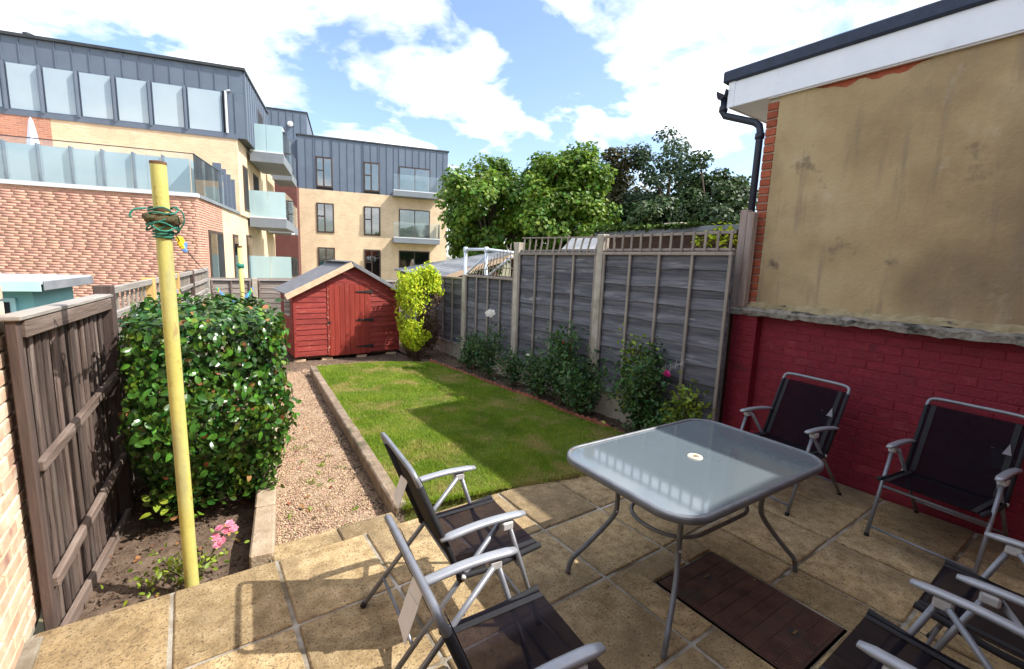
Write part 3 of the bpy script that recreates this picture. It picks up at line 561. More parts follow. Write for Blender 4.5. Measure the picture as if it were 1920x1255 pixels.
for z0,h_ in ((1.03,.062),(.42,.062)): MB().bar((.043,-.034,z0),(1.324,-.034,z0+.15),.034,h_,(0,0,1),c=.008).build('rail','rail',f1)
MB().cbox(.043,1.324,-.045,-.014,-.08,.15,.004).build('gravel_board','rail',f1)
f2=fence_root('trellis_topped_fence','weathered grey board fence with square trellis on top behind the hedge',1.37,-.22)
for i in range(1,5):
    a=FP[i]-1.37; b=FP[i+1]-1.37; off=.03*math.sin(i*2)
    if i>1: MB().cbox(a-.045,a+.045,-.05,.05,0,1.78,.006).build('post','new_timber' if i in (2,3) else 'fence_post',f2)
    x=a+.08; cm='orange_board' if i==4 else 'board_grey'
    while x<b-.06:
        link('board',random.choice(bmeshes[cm]),None,f2,(x,.012+rng.uniform(-.004,.004),.05),(0,rng.normal(0,.008),math.pi-.24+rng.normal(0,.03)),(rng.uniform(.9,.98),1.2,1.30)); x+=.075
    for z in (1.38,1.56,1.745): MB().cbox(a+.046,b-.046,-.042,-.008,z-.026,z+.026,.004).build('trellis_rail','rail_grey',f2)
    x=a+.13
    while x<b-.08: MB().cbox(x-.013,x+.013,-.006,.012,1.33,1.76,.003).build('trellis_slat','board_grey' if False else 'batten',f2); x+=.145
    for z in (.40,.90,1.29): MB().cbox(a+.046,b-.046,-.06,-.01,z-.045,z+.045,.006).build('rail','rail_grey',f2)
MB().cbox(7.25-1.37-.045,7.25-1.37+.045,-.05,.05,0,1.78,.006).build('post','rail_grey',f2)

# ------------------------------------------------------------------ right fence (lap panels)
def lapmesh(L,h=.125,mat='lap_board'):
    mb=MB(); n=9; ph=rng.uniform(0,6.28); 
    for i in range(n+1):
        x=L*i/n; wv=.010*math.sin(x*5+ph)+rng.normal(0,.005)
        mb.v+=[(x,-.016,wv),(x,.000,wv),(x,.006,h),(x,.000,h)]
    for i in range(n):
        for k in range(4): mb.f.append((i*4+k,i*4+(k+1)%4,i*4+4+(k+1)%4,i*4+4+k))
    mb.f+=[(3,2,1,0),(n*4,n*4+1,n*4+2,n*4+3)]; me=mb.mesh('board'); me.materials.append(MATS[mat]); return me
rf=thing('lap_fence','tall dark weathered overlap fence with concrete posts behind the roses','fence',(4.33,2.56,-.06),math.pi/2)
# local x -> world +Y ; local y -> world -X ; so local +y faces our garden
PY=[2.58,4.18,5.98,7.66,9.4]; tops=[2.00,1.99,1.58,1.52]
for i in range(1,5):
    x=PY[i]-2.56; MB().cbox(x-.055,x+.055,-.06,.055,-.2,[0,2.29,2.22,1.66,1.60][i],.008).build('post','concrete',rf)
for i in range(4):
    a=PY[i]-2.56+(-.14 if i==0 else .056); b=PY[i+1]-2.56-.056; top=tops[i]+.06; zb=.30 if i<2 else .26; L=b-a
    MB().cbox(a,b,-.03,.018,-.05,zb-.005,.006).build('gravel_board','concrete',rf)
    ms=[lapmesh(L) for _ in range(3)]; z=zb+.02; k=0
    while z<top-.06:
        link('board',ms[k%3],None,rf,(a if k%2 else b,0,z),(math.radians(-1.5) if k%2==0 else math.radians(1.5),rng.normal(0,.003),0 if k%2 else math.pi),(1,1 if k%2 else 1,1)); z+=.098; k+=1
    for t in range(5):
        xx=a+.02+(L-.04)*t/4; MB().cbox(xx-.016,xx+.016,.02,.045,zb,top-.02,.003).build('batten','batten',rf)
    MB().cbox(a,b,-.02,.05,top-.022,top+.014,.004).build('top_rail','batten',rf)
    MB().cbox(a,b,.02,.045,zb,zb+.04,.003).build('bottom_rail','batten',rf)
# upright trellis on first bay
a=-.12; b=PY[1]-2.56-.06
MB().cbox(a,b,.0,.03,2.245,2.275,.003).build('trellis_rail','batten',rf); MB().cbox(a,b,.0,.03,2.085,2.108,.003).build('trellis_rail','batten',rf)
for t in range(13): xx=a+.03+(b-a-.06)*t/12; MB().cbox(xx-.014,xx+.014,.031,.045,2.08,2.28,.003).build('trellis_slat','batten',rf)
tr=thing('sagging_trellis','sagging trellis strip with slanted slats on top of the fence','trellis',(4.33,4.24,2.0),math.pi/2)
for z,dz in ((.03,.0),(.20,.03)): MB().bar((.02,0,z),(1.66,0,z+dz),.014,.018).build('rail','batten',tr)
for t in range(12): xx=.06+t*.14; MB().bar((xx,.016,-.005),(xx-.02-.008*(12-t)*.6,.016,.215+.02*math.sin(t*2)),.014,.022).build('slat','batten',tr)
tb=thing('broken_trellis','broken leaning trellis of bent slats above the low fence bay','trellis',(4.33,6.05,1.55),math.pi/2)
for t in range(14):
    xx=.06+t*.105; hh=.62-.037*t; MB().tube(smooth_path([(xx+.02,.014,.0),(xx-.03,.014,hh*.5),(xx-.01-.01*t,.014,hh)],3),.009,5).build('slat','batten',tb)
for z in (.05,.2,.36): MB().tube(smooth_path([(.03,-.004,z),(.6,-.004,z*1.02-.01),(1.45-z*1.6,-.004,z*.55+.02)],4),.008,5).build('rail','batten',tb)

# ------------------------------------------------------------------ back fence
bf=thing('back_fence','pale grey lap fence closing the garden behind the shed','fence',(.36,10.9,-.1))
for i,(a,b) in enumerate(((0,.72),(.83,2.55),(2.66,4.3))):
    ms=[lapmesh(b-a,.125,'lap_board_back') for _ in range(3)]; z=.12; k=0
    while z<1.34: link('board',ms[k%3],None,bf,(a,0,z),(math.radians(1.5),rng.normal(0,.003),0)); z+=.1; k+=1
    for t in range(3 if i==0 else 4): xx=a+.03+(b-a-.06)*t/(2 if i==0 else 3); MB().cbox(xx-.016,xx+.016,-.046,-.02,.08,1.38,.003).build('batten','rail',bf)
    MB().cbox(a,b,-.046,.015,1.385,1.41,.003).build('top_rail','rail_grey',bf); MB().cbox(a,b,-.03,.015,-.1,.11,.004).build('gravel_board','concrete',bf)
for xx in (-.05,.775,2.605): MB().cbox(xx-.05,xx+.05,-.05,.05,-.1,1.44,.008).build('post','concrete',bf)
gl=thing('peg_garland','drooping garland of blue green and yellow pegs on the back fence','garland',(.75,10.80,1.0))
pts=smooth_path([(-.28,0,.12),(-.15,0,-.03),(.05,0,-.10),(.22,0,-.02),(.33,0,.13)],5); MB().tube(pts,.005,4).build('cord','line_dark',gl)
for i,p in enumerate(pts): MB().bar(p+Vector((0,-.012,.03)),p+Vector((.01,-.012,-.045)),.018,.03,c=.004).build('peg',('peg_green','peg_teal','peg_blue','peg_yellow')[(i*7+i//3)%4],gl)

# ------------------------------------------------------------------ shed
sh=thing('garden_shed','red painted timber shed with grey felt roof at the garden end','shed',(1.52,8.95,-.06))
W=1.98; D=1.22; EV=1.26; RG=1.80; RGX=1.02
def gab(z): # half-width limits of the gable at height z
    if z<=EV: return 0,W
    t=(z-EV)/(RG-EV); return RGX*t, W-(W-RGX)*t
z=.06; k=0
while z<RG-.06:
    zt=min(z+.098,RG-.01); l0,r0=gab(z); l1,r1=gab(zt)
    segs=[(l0,r0,l1,r1)] if z>1.40 else [(l0,.605,l1,.605),(1.385,r0,1.385,r1)]
    for a,b,c,d in segs:
        if b-a<.05: continue
        MB().add([(a,-.018,z),(b,-.018,z),(b,-.002,z),(a,-.002,z),(c,-.008,zt),(d,-.008,zt),(d,.004,zt),(c,.004,zt)],[(0,1,2,3),(4,7,6,5),(0,4,5,1),(2,6,7,3),(1,5,6,2),(0,3,7,4)]).build('cladding_board','shed_red',sh)
    z+=.1; k+=1
cl=MB().cbox(0,.014,0,D,-.049,.049,.003).mesh('cladding_board'); cl.materials.append(MATS['shed_red'])
z=.11
while z<EV:
    if .72<z<1.16:
        for y0,yy in ((0,.36),(.93,D)):
            pass
        link('cladding_board',cl,None,sh,(-.012,.0,z),(0,0,0),(1,.20/D,1)); link('cladding_board',cl,None,sh,(-.012,.90,z),(0,0,0),(1,(D-.90)/D,1))
    else: link('cladding_board',cl,None,sh,(-.012,0,z))
    link('cladding_board',cl,None,sh,(W-.002,0,z)); z+=.1
wn=MB().box(-.006,.02,.20,.90,.67,1.16).build('window','shed_red',sh); 
wn.data.materials.clear(); wn.data.materials.append(MATS['brown_frame']); MB().box(-.010,-.0065,.24,.86,.71,1.12).build('pane','window_glass',wn)
core=MB(); core.add([(.005,.006,.03),(W-.005,.006,.03),(W-.005,.006,EV-.03),(RGX,.006,RG-.05),(.005,.006,EV-.03)]+[(.005,D,.03),(W-.005,D,.03),(W-.005,D,EV-.03),(RGX,D,RG-.05),(.005,D,EV-.03)],[(0,1,2,3,4),(9,8,7,6,5),(0,5,6,1),(1,6,7,2),(2,7,8,3),(3,8,9,4),(4,9,5,0)]); core.build('frame_lining','dark_wood',sh)
for xx in (.0,W-.04): MB().cbox(xx-.004,xx+.044,-.026,-.004,.05,EV-.02,.004).build('corner_trim','shed_red',sh)
dr=MB().box(.618,1.372,-.012,.004,.04,1.375).build('door','shed_door',sh)
for i in range(8):
    xx=.620+i*.094; MB().cbox(xx,xx+.0915,-.030,-.0125,.035,1.38,.004).build('plank','shed_door',dr)
for z in (.18,.70,1.25):
    MB().add([(1.44,-.042,z-.032),(1.44,-.042,z+.032),(1.39,-.042,z+.026),(1.11,-.042,z+.010),(1.11,-.042,z-.010),(1.39,-.042,z-.026)]+[(a,-.031,b) for a,b in ((1.44,z-.032),(1.44,z+.032),(1.39,z+.026),(1.11,z+.010),(1.11,z-.010),(1.39,z-.026))],[(0,1,2,3,4,5),(11,10,9,8,7,6)]+[(i,(i+1)%6,6+(i+1)%6,6+i) for i in range(6)]).build('hinge','iron',dr)
for xx,mm in ((.603,'worn_red'),(1.383,'shed_red')): MB().cbox(xx-.022,xx+.014,-.026,-.006,.05,1.4,.003).build('door_trim',mm,sh)
MB().cbox(.585,1.40,-.024,-.004,1.382,1.462,.003).build('door_trim','shed_red',sh)
MB().cbox(.59,.64,-.042,-.0305,.66,.70,.003).build('latch','iron',sh)
# roof: two felt slopes with seams, barge boards
def slope(x0,z0,x1,z1,name,y0=-.12,y1=D+.12):
    d=Vector((x1-x0,0,z1-z0)); n=Vector((-d.z,0,d.x)).normalized(); 
    if n.z<0: n=-n
    mb=MB(); ns=12
    for i in range(ns+1):
        for t in (0,.5,1):
            p=Vector((x0,0,z0)).lerp(Vector((x1,0,z1)),t); y=y0+(y1-y0)*i/ns; mb.v.append((p.x+n.x*.012,y,p.z+n.z*.012+rng.normal(0,.003))); mb.v.append((p.x-n.x*.012,y,p.z-n.z*.012))
    for i in range(ns):
        for t in range(2):
            a=i*6+t*2; mb.f+=[(a,a+2,a+8,a+6),(a+1,a+7,a+9,a+3)]
        a=i*6; mb.f+=[(a,a+6,a+7,a+1),(a+4,a+5,a+11,a+10)]
    for a in (0,ns*6): mb.f+=[(a,a+1,a+3,a+2),(a+2,a+3,a+5,a+4)]
    return mb.build(name,'roof_felt',sh)
slope(-.12,EV-.05,RGX,RG+.02,'roof_slope'); slope(RGX,RG+.02,W+.12,EV-.045,'roof_slope')
MB().bar((RGX-.07,-.125,RG+.012),(RGX-.07,D+.125,RG+.012),.18,.012).build('ridge_felt','roof_felt',sh)
MB().bar((-.135,-.135,EV-.098),(RGX+.01,-.135,RG-.035),.022,.10,(0,0,1),c=.004).build('barge_board','bare_timber',sh)
MB().bar((W+.10,-.133,EV-.075),(RGX+.015,-.133,RG-.030),.022,.05,(0,0,1),c=.004).build('barge_board','roof_felt',sh)
MB().box(.01,W-.01,.04,D,.0,.03).build('floor','dark_wood',sh)
fb=MB().cbox(-.1,.1,-.05,.05,-.0325,.0325,.006).mesh('brick'); fb.materials.append(MATS['bare_timber'])
for i,xx in enumerate((1.62,2.1,2.75,3.35)):
    o=link('loose_brick',fb,None,None,(xx,9.02,-.093),(0,0,rng.normal(0,.2))); o['label']=('pale brick propping the window side corner of the red shed','pale brick under the shed front beside the door edge','pale brick under the hinged side of the shed door','pale brick propping the conifer side corner of the red shed')[i]; o['category']='brick'; o['group']='bricks under the shed'

# ------------------------------------------------------------------ washing-line poles
p1=thing('washing_line_pole','thick yellow painted steel pole with rusty open top by the patio','pole',(-.085,3.0,-.17))
PR=.035; MB().tube([(.005,0,0),(0,0,1.2),(-.003,0,2.425)],PR,20,cap=False).build('shaft','yellow_paint',p1,True)
MB().tube([(-.003,0,2.3),(-.003,0,2.424)],PR-.006,20,cap=False).build('inner_wall','rust',p1,True)
MB().lathe([(PR-.007,2.422),(PR+.001,2.42),(PR+.0015,2.434),(PR-.007,2.436)],20,(-.003,0,0)).build('rusty_lip','rust',p1)
MB().lathe([(PR+.001,2.19),(PR+.002,2.195),(PR+.002,2.20),(PR+.001,2.205)],20,(-.002,0,0)).build('rust_ring','rust',p1)
rp=thing('rope_tangle','tangled green rope and rag bundle tied round the pole','rope',(-.088,3.0,1.94))
def knot(c,sx,sy,sz):
    mb=MB(); n=14
    for i in range(n):
        th=math.pi*i/(n-1)
        for k in range(16): ph=2*math.pi*k/16; j=1+.12*math.sin(3*ph+th*4)+rng.normal(0,.03); mb.v.append((c[0]+sx*j*math.sin(th)*math.cos(ph),c[1]+sy*j*math.sin(th)*math.sin(ph),c[2]+sz*j*math.cos(th)))
    for i in range(n-1):
        for k in range(16): mb.f.append((i*16+k,i*16+(k+1)%16,i*16+16+(k+1)%16,i*16+16+k))
    return mb
knot((-.040,-.022,.045),.040,.036,.028).build('rag_bundle','rag',rp,True); knot((.036,-.030,.04),.046,.036,.032).build('rag_bundle','rag',rp,True); knot((0,-.043,.04),.04,.022,.028).build('rag_bundle','rag',rp,True)
for i in range(7):
    pts=[]; t0=rng.uniform(-.03,.03); z0=.05+rng.uniform(-.05,.05); r0=PR+.009+ (.012 if i<4 else .002)
    for k in range(18): a=2*math.pi*k/18; pts.append((math.cos(a)*r0*1.22,math.sin(a)*r0*1.12,z0+t0*math.cos(a+i)+.02*math.sin(2*a+i*1.7)))
    MB().tube(pts,.0045,6,True).build('rope_strand','rope_green',rp,True)
for i in range(3):
    pts=[(math.cos(a)*(PR+.006),math.sin(a)*(PR+.006),-.02-.014*i) for a in [2*math.pi*k/18 for k in range(18)]]; MB().tube(pts,.006,6,True).build('rope_strand','rope_green',rp,True)
MB().tube(smooth_path([(-.06,-.04,.09),(-.08,-.05,.085),(-.11,-.05,.075),(-.125,-.05,.05),(-.118,-.05,.04)],5),.005,6).build('loose_end','rope_green',rp,True)
MB().tube(smooth_path([(.06,-.04,-.02),(.09,-.06,.03),(.085,-.07,.08),(.05,-.08,.10)],5),.004,6).build('loose_end','rope_green',rp,True)
p2=thing('washing_line_pole','thin yellow pole at the far end in front of the back fence','pole',(.78,9.3,-.1))
MB().tube([(0,0,0),(-.01,0,2.06)],.036,14).build('shaft','yellow_paint',p2,True)
rk=knot((0,0,0),.06,.06,.055); o=rk.build('rope_knot','rope_green',p2,True,loc=(-.01,0,1.72)); MB().lathe([(.038,2.03),(.039,2.062),(.03,2.064)],14,(-.01,0,0)).build('rusty_lip','rust',p2)
cl_=thing('washing_line','dark washing line slanting down from the near yellow pole','line',(-.085,3.0,1.90))
A=Vector((.05,-.02,0)); B=Vector((.40,7.0,-.42)); MB().tube([A.lerp(B,t)+Vector((0,0,-.04*math.sin(math.pi*t))) for t in [i/10 for i in range(11)]],.0035,5).build('cord','line_dark',cl_)
for i,(t,mm) in enumerate(((.03,'peg_yellow'),(.05,'peg_yellow'),(.07,'peg_blue'),(.085,'peg_blue'))):
    p=A.lerp(B,t)+Vector((0,0,-.04*math.sin(math.pi*t))); MB().bar(p+Vector((-.01,0,.022)),p+Vector((.008,0,-.035)),.012,.02,c=.003).build('peg',mm,cl_); MB().bar(p+Vector((.012,.01,.02)),p+Vector((-.006,.01,-.03)),.012,.018,c=.003).build('peg',mm,cl_)

# ------------------------------------------------------------------ hedge (clipped camellia)
hg=thing('camellia_hedge','clipped box shaped evergreen shrub with glossy leaves behind the yellow pole','shrub',(.07,4.55,-.17))
def hedge_shell(n,depth):
    P=rng.uniform(-1,1,(n,3)); ax=rng.choice(3,n,p=[.34,.33,.33]); sg=np.where(rng.uniform(0,1,n)<.5,-1,1); P[np.arange(n),ax]=sg
    rad=P/np.linalg.norm(P,axis=1,keepdims=True); fn=np.zeros((n,3)); fn[np.arange(n),ax]=sg; nr=unit(fn*.6+rad*.6)
    Q=.62*P+.38*rad*1.18; Q*=(1-depth[:,None])
    lump=1+.05*np.sin(P[:,0]*4+1)*np.cos(P[:,1]*4)+.05*np.sin(P[:,2]*5+P[:,1]*5)+rng.normal(0,.025,n)
    Q*=lump[:,None]; taper=1-.16*np.clip(-Q[:,2],0,1)
    C=np.c_[Q[:,0]*.50*taper+.03,Q[:,1]*.88*taper-.08,Q[:,2]*.73+.85]; return C,nr
nl=16000; dep=np.abs(rng.normal(0,.12,nl)); P,nr=hedge_shell(nl,dep); score=dep*2+ (P[:,1]+.0)*.4-nr[:,1]*-.4; 
vis=(nr[:,1]<-.25)|(nr[:,0]>.4)|(nr[:,2]>.5); order=np.argsort(np.where(vis,dep+ .12*(P[:,1]+.9),9)); big=order[:280]; rest=order[280:]
leaves('foliage',P[rest],nr[rest],rng.uniform(.032,.068,len(rest)),'camellia_mass',hg,ROUND,.5,.9,kind='stuff')
dl=order[280:]; dl=dl[rng.choice(min(2500,len(dl)),70,False)]; leaves('dead_leaves',P[dl]+nr[dl]*.01,nr[dl],rng.uniform(.03,.06,70),'dry_leaf',hg,ROUND,.5,.9,kind='stuff')
lme=[]
for vv in range(3):
    T=ROUND[0].copy(); T[:,2]*=rng.uniform(.4,1.6); me=MB().add(T,[tuple(f) for f in ROUND[1]]).mesh('leaf'); me.materials.append(MATS['camellia']); lme.append(me)
t_,b_,n_=leaf_frames(nr[big],.5,.8)
for i,k in enumerate(big):
    M=Matrix(np.column_stack([t_[i],b_[i],n_[i]]).tolist()); s=rng.uniform(.045,.078); link('leaf',lme[i%3],None,hg,Vector(P[k]+nr[k]*.012),M.to_euler(),(s,s,s))
# a few low loose sprays
sp=np.array([(-.36,-.80,.22),(-.31,-.82,.20),(-.27,-.80,.27),(-.37,-.78,.30),(-.33,-.76,.26),(-.30,-.70,.33),(-.12,-.78,.36),(-.22,-.75,.34)]); 
leaves('low_spray',sp,np.tile([0,-.5,.8],(len(sp),1)),np.full(len(sp),.075),'light_leaf',hg,ROUND,.3,.5,kind='stuff')
br=MB()
for i in range(9):
    a=rng.uniform(0,6.28); x,y=.12*math.cos(a),.2*math.sin(a); br.tube(smooth_path([(x,y,0),(x*1.4,y*1.4,.4),(x*2.4+rng.normal(0,.05),y*2.6,.85),(x*3,y*3.2,1.3)],3),[.022]*3+[.016]*3+[.010]*3+[.006],6)
br.tube(smooth_path([(-.1,-.2,.05),(-.22,-.5,.25),(-.32,-.78,.24)],4),.006,5)
br.build('stems','bark',hg)

# ------------------------------------------------------------------ yellow conifer
cf=thing('golden_conifer','bright yellow green conifer with brown dead side next to the shed','shrub',(3.63,8.28,-.08))
n=12000; P=unit(rng.normal(0,1,(n,3))); rr=np.abs(1-np.abs(rng.normal(0,.16,n))); nr=P.copy()
lum=1+.10*np.sin(P[:,0]*9+P[:,2]*13)*np.cos(P[:,1]*11+P[:,2]*7)+.05*np.sin(P[:,2]*23+P[:,0]*17)
Pb=np.sign(P)*np.abs(P)**.62; Q=np.c_[Pb[:,0]*.41,Pb[:,1]*.34,np.sign(P[:,2])*np.abs(P[:,2])**.55*.84]*(rr*lum)[:,None]; Q[:,2]+=.90+.10*np.sin(Q[:,0]*9)
Q[:,0]*=(1-.30*np.clip(.9-Q[:,2],0,1)); Q[:,0]+=.02
dead=(Q[:,0]>.10+.10*np.sin(Q[:,2]*6))&(Q[:,2]<1.32+.1*np.sin(Q[:,1]*9)) | (Q[:,2]<.30+.12*np.sin(Q[:,0]*11))
up=nr*1.0+np.array([0,-.2,.35])
leaves('foliage',Q[~dead],unit(up[~dead]),rng.uniform(.035,.07,(~dead).sum()),'conifer',cf,OVATE,-1.6,1.2,kind='stuff')
leaves('dead_foliage',Q[dead],unit(up[dead]),rng.uniform(.035,.075,dead.sum()),'conifer_dead',cf,SPRIG,-.6,1.2,kind='stuff')
MB().tube([(0,0,0),(0,.02,.5),(.02,0,1.3)],[.05,.035,.015],8).build('trunk','bark',cf)

# ------------------------------------------------------------------ roses
def flower(mat,par,loc,r,name='flower'):
    mb=MB()
    for ring,(rad,zz_,np_) in enumerate(((1,.0,6),(.72,.25,5),(.4,.42,4))):
        for k in range(np_):
            a=2*math.pi*(k+.5*ring)/np_; c,s=math.cos(a),math.sin(a); t=(-s,c)
            f=lambda u,v,z:(c*u*r+t[0]*v*r,s*u*r+t[1]*v*r,z*r)
            mb.add([f(0,0,zz_*.4),f(rad*.6,-.42*rad,zz_+.10),f(rad,-.25*rad,zz_+.30),f(rad,.25*rad,zz_+.30),f(rad*.6,.42*rad,zz_+.10)],[(0,1,2,3,4)])
    return mb.build(name,mat,par,loc=loc,rot=(rng.normal(0,.2)+.45,rng.normal(0,.2)-.25,0))
def rose(label,x,y,h,rad,nleaf,flowers=(),mat='rose_leaf',z0=-.06,stems=7,spread=1.0,group='rose bushes along the fence',low=.12):
    h*=1.15; rad*=1.12; t=thing('rose_bush',label,'rose bush',(x,y,z0),0,group); mb=MB(); P=[]
    for i in range(stems):
        a=rng.uniform(0,6.28); r=rad*rng.uniform(.3,1); hh=h*rng.uniform(.6,1.0); pts=smooth_path([(rng.normal(0,.03),rng.normal(0,.03),0),(r*.35*math.cos(a),r*.35*math.sin(a),hh*.4),(r*.8*math.cos(a)+rng.normal(0,.03),r*.8*math.sin(a),hh*.75),(r*math.cos(a),r*math.sin(a),hh)],4)
        mb.tube(pts,[.008]*5+[.006]*4+[.004]*4,5)
        for p in pts[3:]: P.append(p)
    nleaf=int(nleaf*2.2)
    mb.build('stems','stem',t); P=np.array([tuple(p) for p in P])
    c=P[rng.integers(0,len(P),nleaf)]+rng.normal(0,.085*spread,(nleaf,3)); c[:,2]=np.clip(c[:,2],low,None)
    nr=unit(rng.normal(0,.5,c.shape)+np.array([-.25,-.1,.8])); leaves('foliage',c,nr,rng.uniform(.035,.065,nleaf),mat,t,OVATE,.3,1,kind='stuff')
    for (dx,dy,dz,m_,r) in flowers:
        flower(m_,t,(dx,dy,dz),r); MB().tube([(dx*.4,dy*.4,min(dz*.5,h*.5)),(dx*.8,dy*.8,dz*.8),(dx,dy,dz-.005)],.0035,5).build('flower_stem','stem',t)
    return t
rose('dark green rose bush nearest the golden conifer, without flowers',4.02,7.0,.55,.32,520)
rose('tall slim rose with one large white bloom at the top',4.0,6.22,.80,.22,380,((-.02,0,1.07,'petal_white',.085),(.02,.02,1.0,'petal_white',.035)),stems=6)
rose('low rose bush hugging the concrete post',4.05,5.62,.52,.20,300,mat='rose_leaf')
rose('leafy rose with a tiny white bud beside the bare soil patch',4.02,4.95,.55,.26,420,((-.14,.1,.62,'petal_white',.025),))
rose('upright dark rose with a small orange red flower',4.05,4.50,.92,.16,560,((-.06,-.05,.88,'petal_red',.030),(.02,-.12,.80,'petal_red',.02)),stems=8)
rose('broad low rose bush in front of the middle concrete post',3.98,4.05,.62,.32,640)
rose('tall bushy rose with light green shoots and one magenta bloom',4.08,3.20,.86,.30,760,((-.02,-.30,.80,'petal_magenta',.055),),stems=9)
rose('yellow green young rose growing at the red pilaster',4.12,2.66,.62,.16,260,mat='light_leaf',stems=6)
rose('low spreading dark rose bush behind the glass table',4.0,3.0,.42,.30,560,mat='rose_leaf')
rose('light green shoots rising through the bushy rose',4.14,3.28,.95,.14,170,mat='light_leaf',stems=5,low=.4)
yf=thing('yellow_flower','single pale yellow flower lying low in the rose bed','flower',(3.95,3.62,-.06)); flower('petal_yellow',yf,(0,0,.05),.035); MB().tube([(0,0,0),(0,0,.05)],.004,5).build('stem','stem',yf)
nt_=thing('garden_netting','scrap of white netting strung between rose and fence batten','netting',(4.26,2.86,.6))
for i in range(4): MB().tube(smooth_path([(-.20,.10-.0*i,.12+.02*i),(-.08,.02,.20+.015*i),(.0,-.06,.30-.03*i)],3),.0011,4).build('strand','white_tag',nt_)
for i in range(4): MB().tube([(-.16+.04*i,.08-.035*i,.12+.03*i),(-.155+.04*i,.08-.035*i,.24+.02*i)],.001,4).build('strand','white_tag',nt_)
# small pink rose at the pole
pr=thing('pink_rose','small low rose with a cluster of pink blooms at the pole foot','rose bush',(-.06,3.12,-.17))
n=230; c=np.c_[rng.normal(-.06,.13,n),rng.normal(.03,.07,n),np.abs(rng.normal(.12,.06,n))]; leaves('foliage',c,unit(rng.normal(0,.5,c.shape)+np.array([0,-.2,.9])),rng.uniform(.022,.042,n),'light_leaf',pr,OVATE,.2,1,kind='stuff')
mb=MB()
for i in range(7): a=rng.uniform(-.2,.14); mb.tube([(0,0,0),(a*.5,rng.normal(0,.03),.1),(a,rng.normal(0,.05),.2)],.004,5)
mb.tube(smooth_path([(0,0,0),(.07,.03,.12),(.13,.06,.22),(.17,.06,.27)],3),.005,5); mb.build('stems','stem',pr)
for (dx,dy,dz) in ((.11,.06,.24),(.145,.03,.22),(.17,.06,.26),(.19,.07,.30),(.135,.06,.29),(.12,.03,.20),(.21,.05,.27)): flower('petal_pink',pr,(dx,dy,dz),.026)

# ------------------------------------------------------------------ table
TC=(2.38,1.45); TZ=.745; TW,TD=1.36,.885
tb_=thing('garden_table','rectangular frosted glass garden table with grey tubular frame','table',(TC[0],TC[1],0),R(-2.0))
def rrect(hx,hy,r,n=8):
    out=[]
    for cx_,cy_,a0 in ((hx-r,hy-r,0),(-hx+r,hy-r,90),(-hx+r,-hy+r,180),(hx-r,-hy+r,270)):
        for k in range(n+1): a=R(a0+90*k/n); out.append((cx_+r*math.cos(a),cy_+r*math.sin(a)))
    return out
outl=rrect(TW/2,TD/2,.17); 
gi=rrect(TW/2-.012,TD/2-.012,.16)
# glass with a parasol hole
hole=[(.024*math.cos(2*math.pi*k/36),.024*math.sin(2*math.pi*k/36)) for k in range(36)]
gm=MB(); n=len(gi); 
for z in (TZ-.010,TZ-.004):
    for p in gi: gm.v.append((*p,z))
    for p in hole: gm.v.append((*p,z))
ang=lambda p: math.atan2(p[1],p[0])%(2*math.pi)
hm=[min(range(36),key=lambda k:abs(((ang(hole[k])-ang(p)+math.pi)%(2*math.pi))-math.pi)) for p in gi]
for i in range(n):
    j=(i+1)%n; a,b=hm[i],hm[j]; ks=[a]
    while ks[-1]!=b: ks.append((ks[-1]+1)%36)
    gm.f.append(tuple([i,j]+[n+k for k in reversed(ks)]))
    gm.f.append(tuple([n+36+n*0+i]+[0]) if False else tuple([n+36+j,n+36+i]+[n+36+n+k for k in ks]))
gm.build('glass_top','table_glass',tb_)
# rim: flat band, rounded section swept around
rm_=MB(); prof=[(-.012,.004),(.0,.0065),(.009,.002),(.012,-.010),(.010,-.030),(.002,-.036),(-.006,-.034),(-.004,-.012),(-.014,-.008)]
for (x,y),k in zip(outl,range(len(outl))):
    a=Vector(outl[k-1]); b=Vector(outl[(k+1)%len(outl)]); d=(b-a).normalized(); nn=Vector((d.y,-d.x))
    for u,z in prof: rm_.v.append((x+nn.x*u,y+nn.y*u,TZ+z))
m_=len(prof)
for k in range(len(outl)):
    j=(k+1)%len(outl)
    for i in range(m_): rm_.f.append((k*m_+i,k*m_+(i+1)%m_,j*m_+(i+1)%m_,j*m_+i))
rm_.build('rim','table_grey',tb_,True)
MB().lathe([(.022,-.02),(.022,.004),(.026,.008),(.040,.006),(.044,.001),(.044,-.003),(.026,-.004)],24,(0,0,TZ-.003)).build('parasol_ring','cream_plastic',tb_,True)
for sx in (1,-1):
    for sy in (1,-1):
        P=smooth_path([(sx*.60,sy*.365,TZ-.022),(sx*.52,sy*.31,TZ-.022),(sx*.43,sy*.245,TZ-.06),(sx*.395,sy*.22,TZ-.15),(sx*.388,sy*.216,.46),(sx*.395,sy*.222,.38),(sx*.45,sy*.262,.28),(sx*.545,sy*.315,.155),(sx*.60,sy*.345,.085),(sx*.620,sy*.352,.0)],5)
        lg=MB().tube(P,.0145,10).build('leg','table_grey',tb_,True)
rg=[(x*1.0,y*1.0,.425) for x,y in rrect(.385,.212,.19,8)]; MB().tube(rg,.0115,8,True).build('ring_brace','table_grey',tb_,True)
for sx in (1,-1):
    for sy in (1,-1): MB().lathe([(.0,-.006),(.009,-.005),(.009,.005),(0,.006)],10,(sx*.392,sy*.2195-.0135,.405)).build('bolt','plastic_grey',tb_)

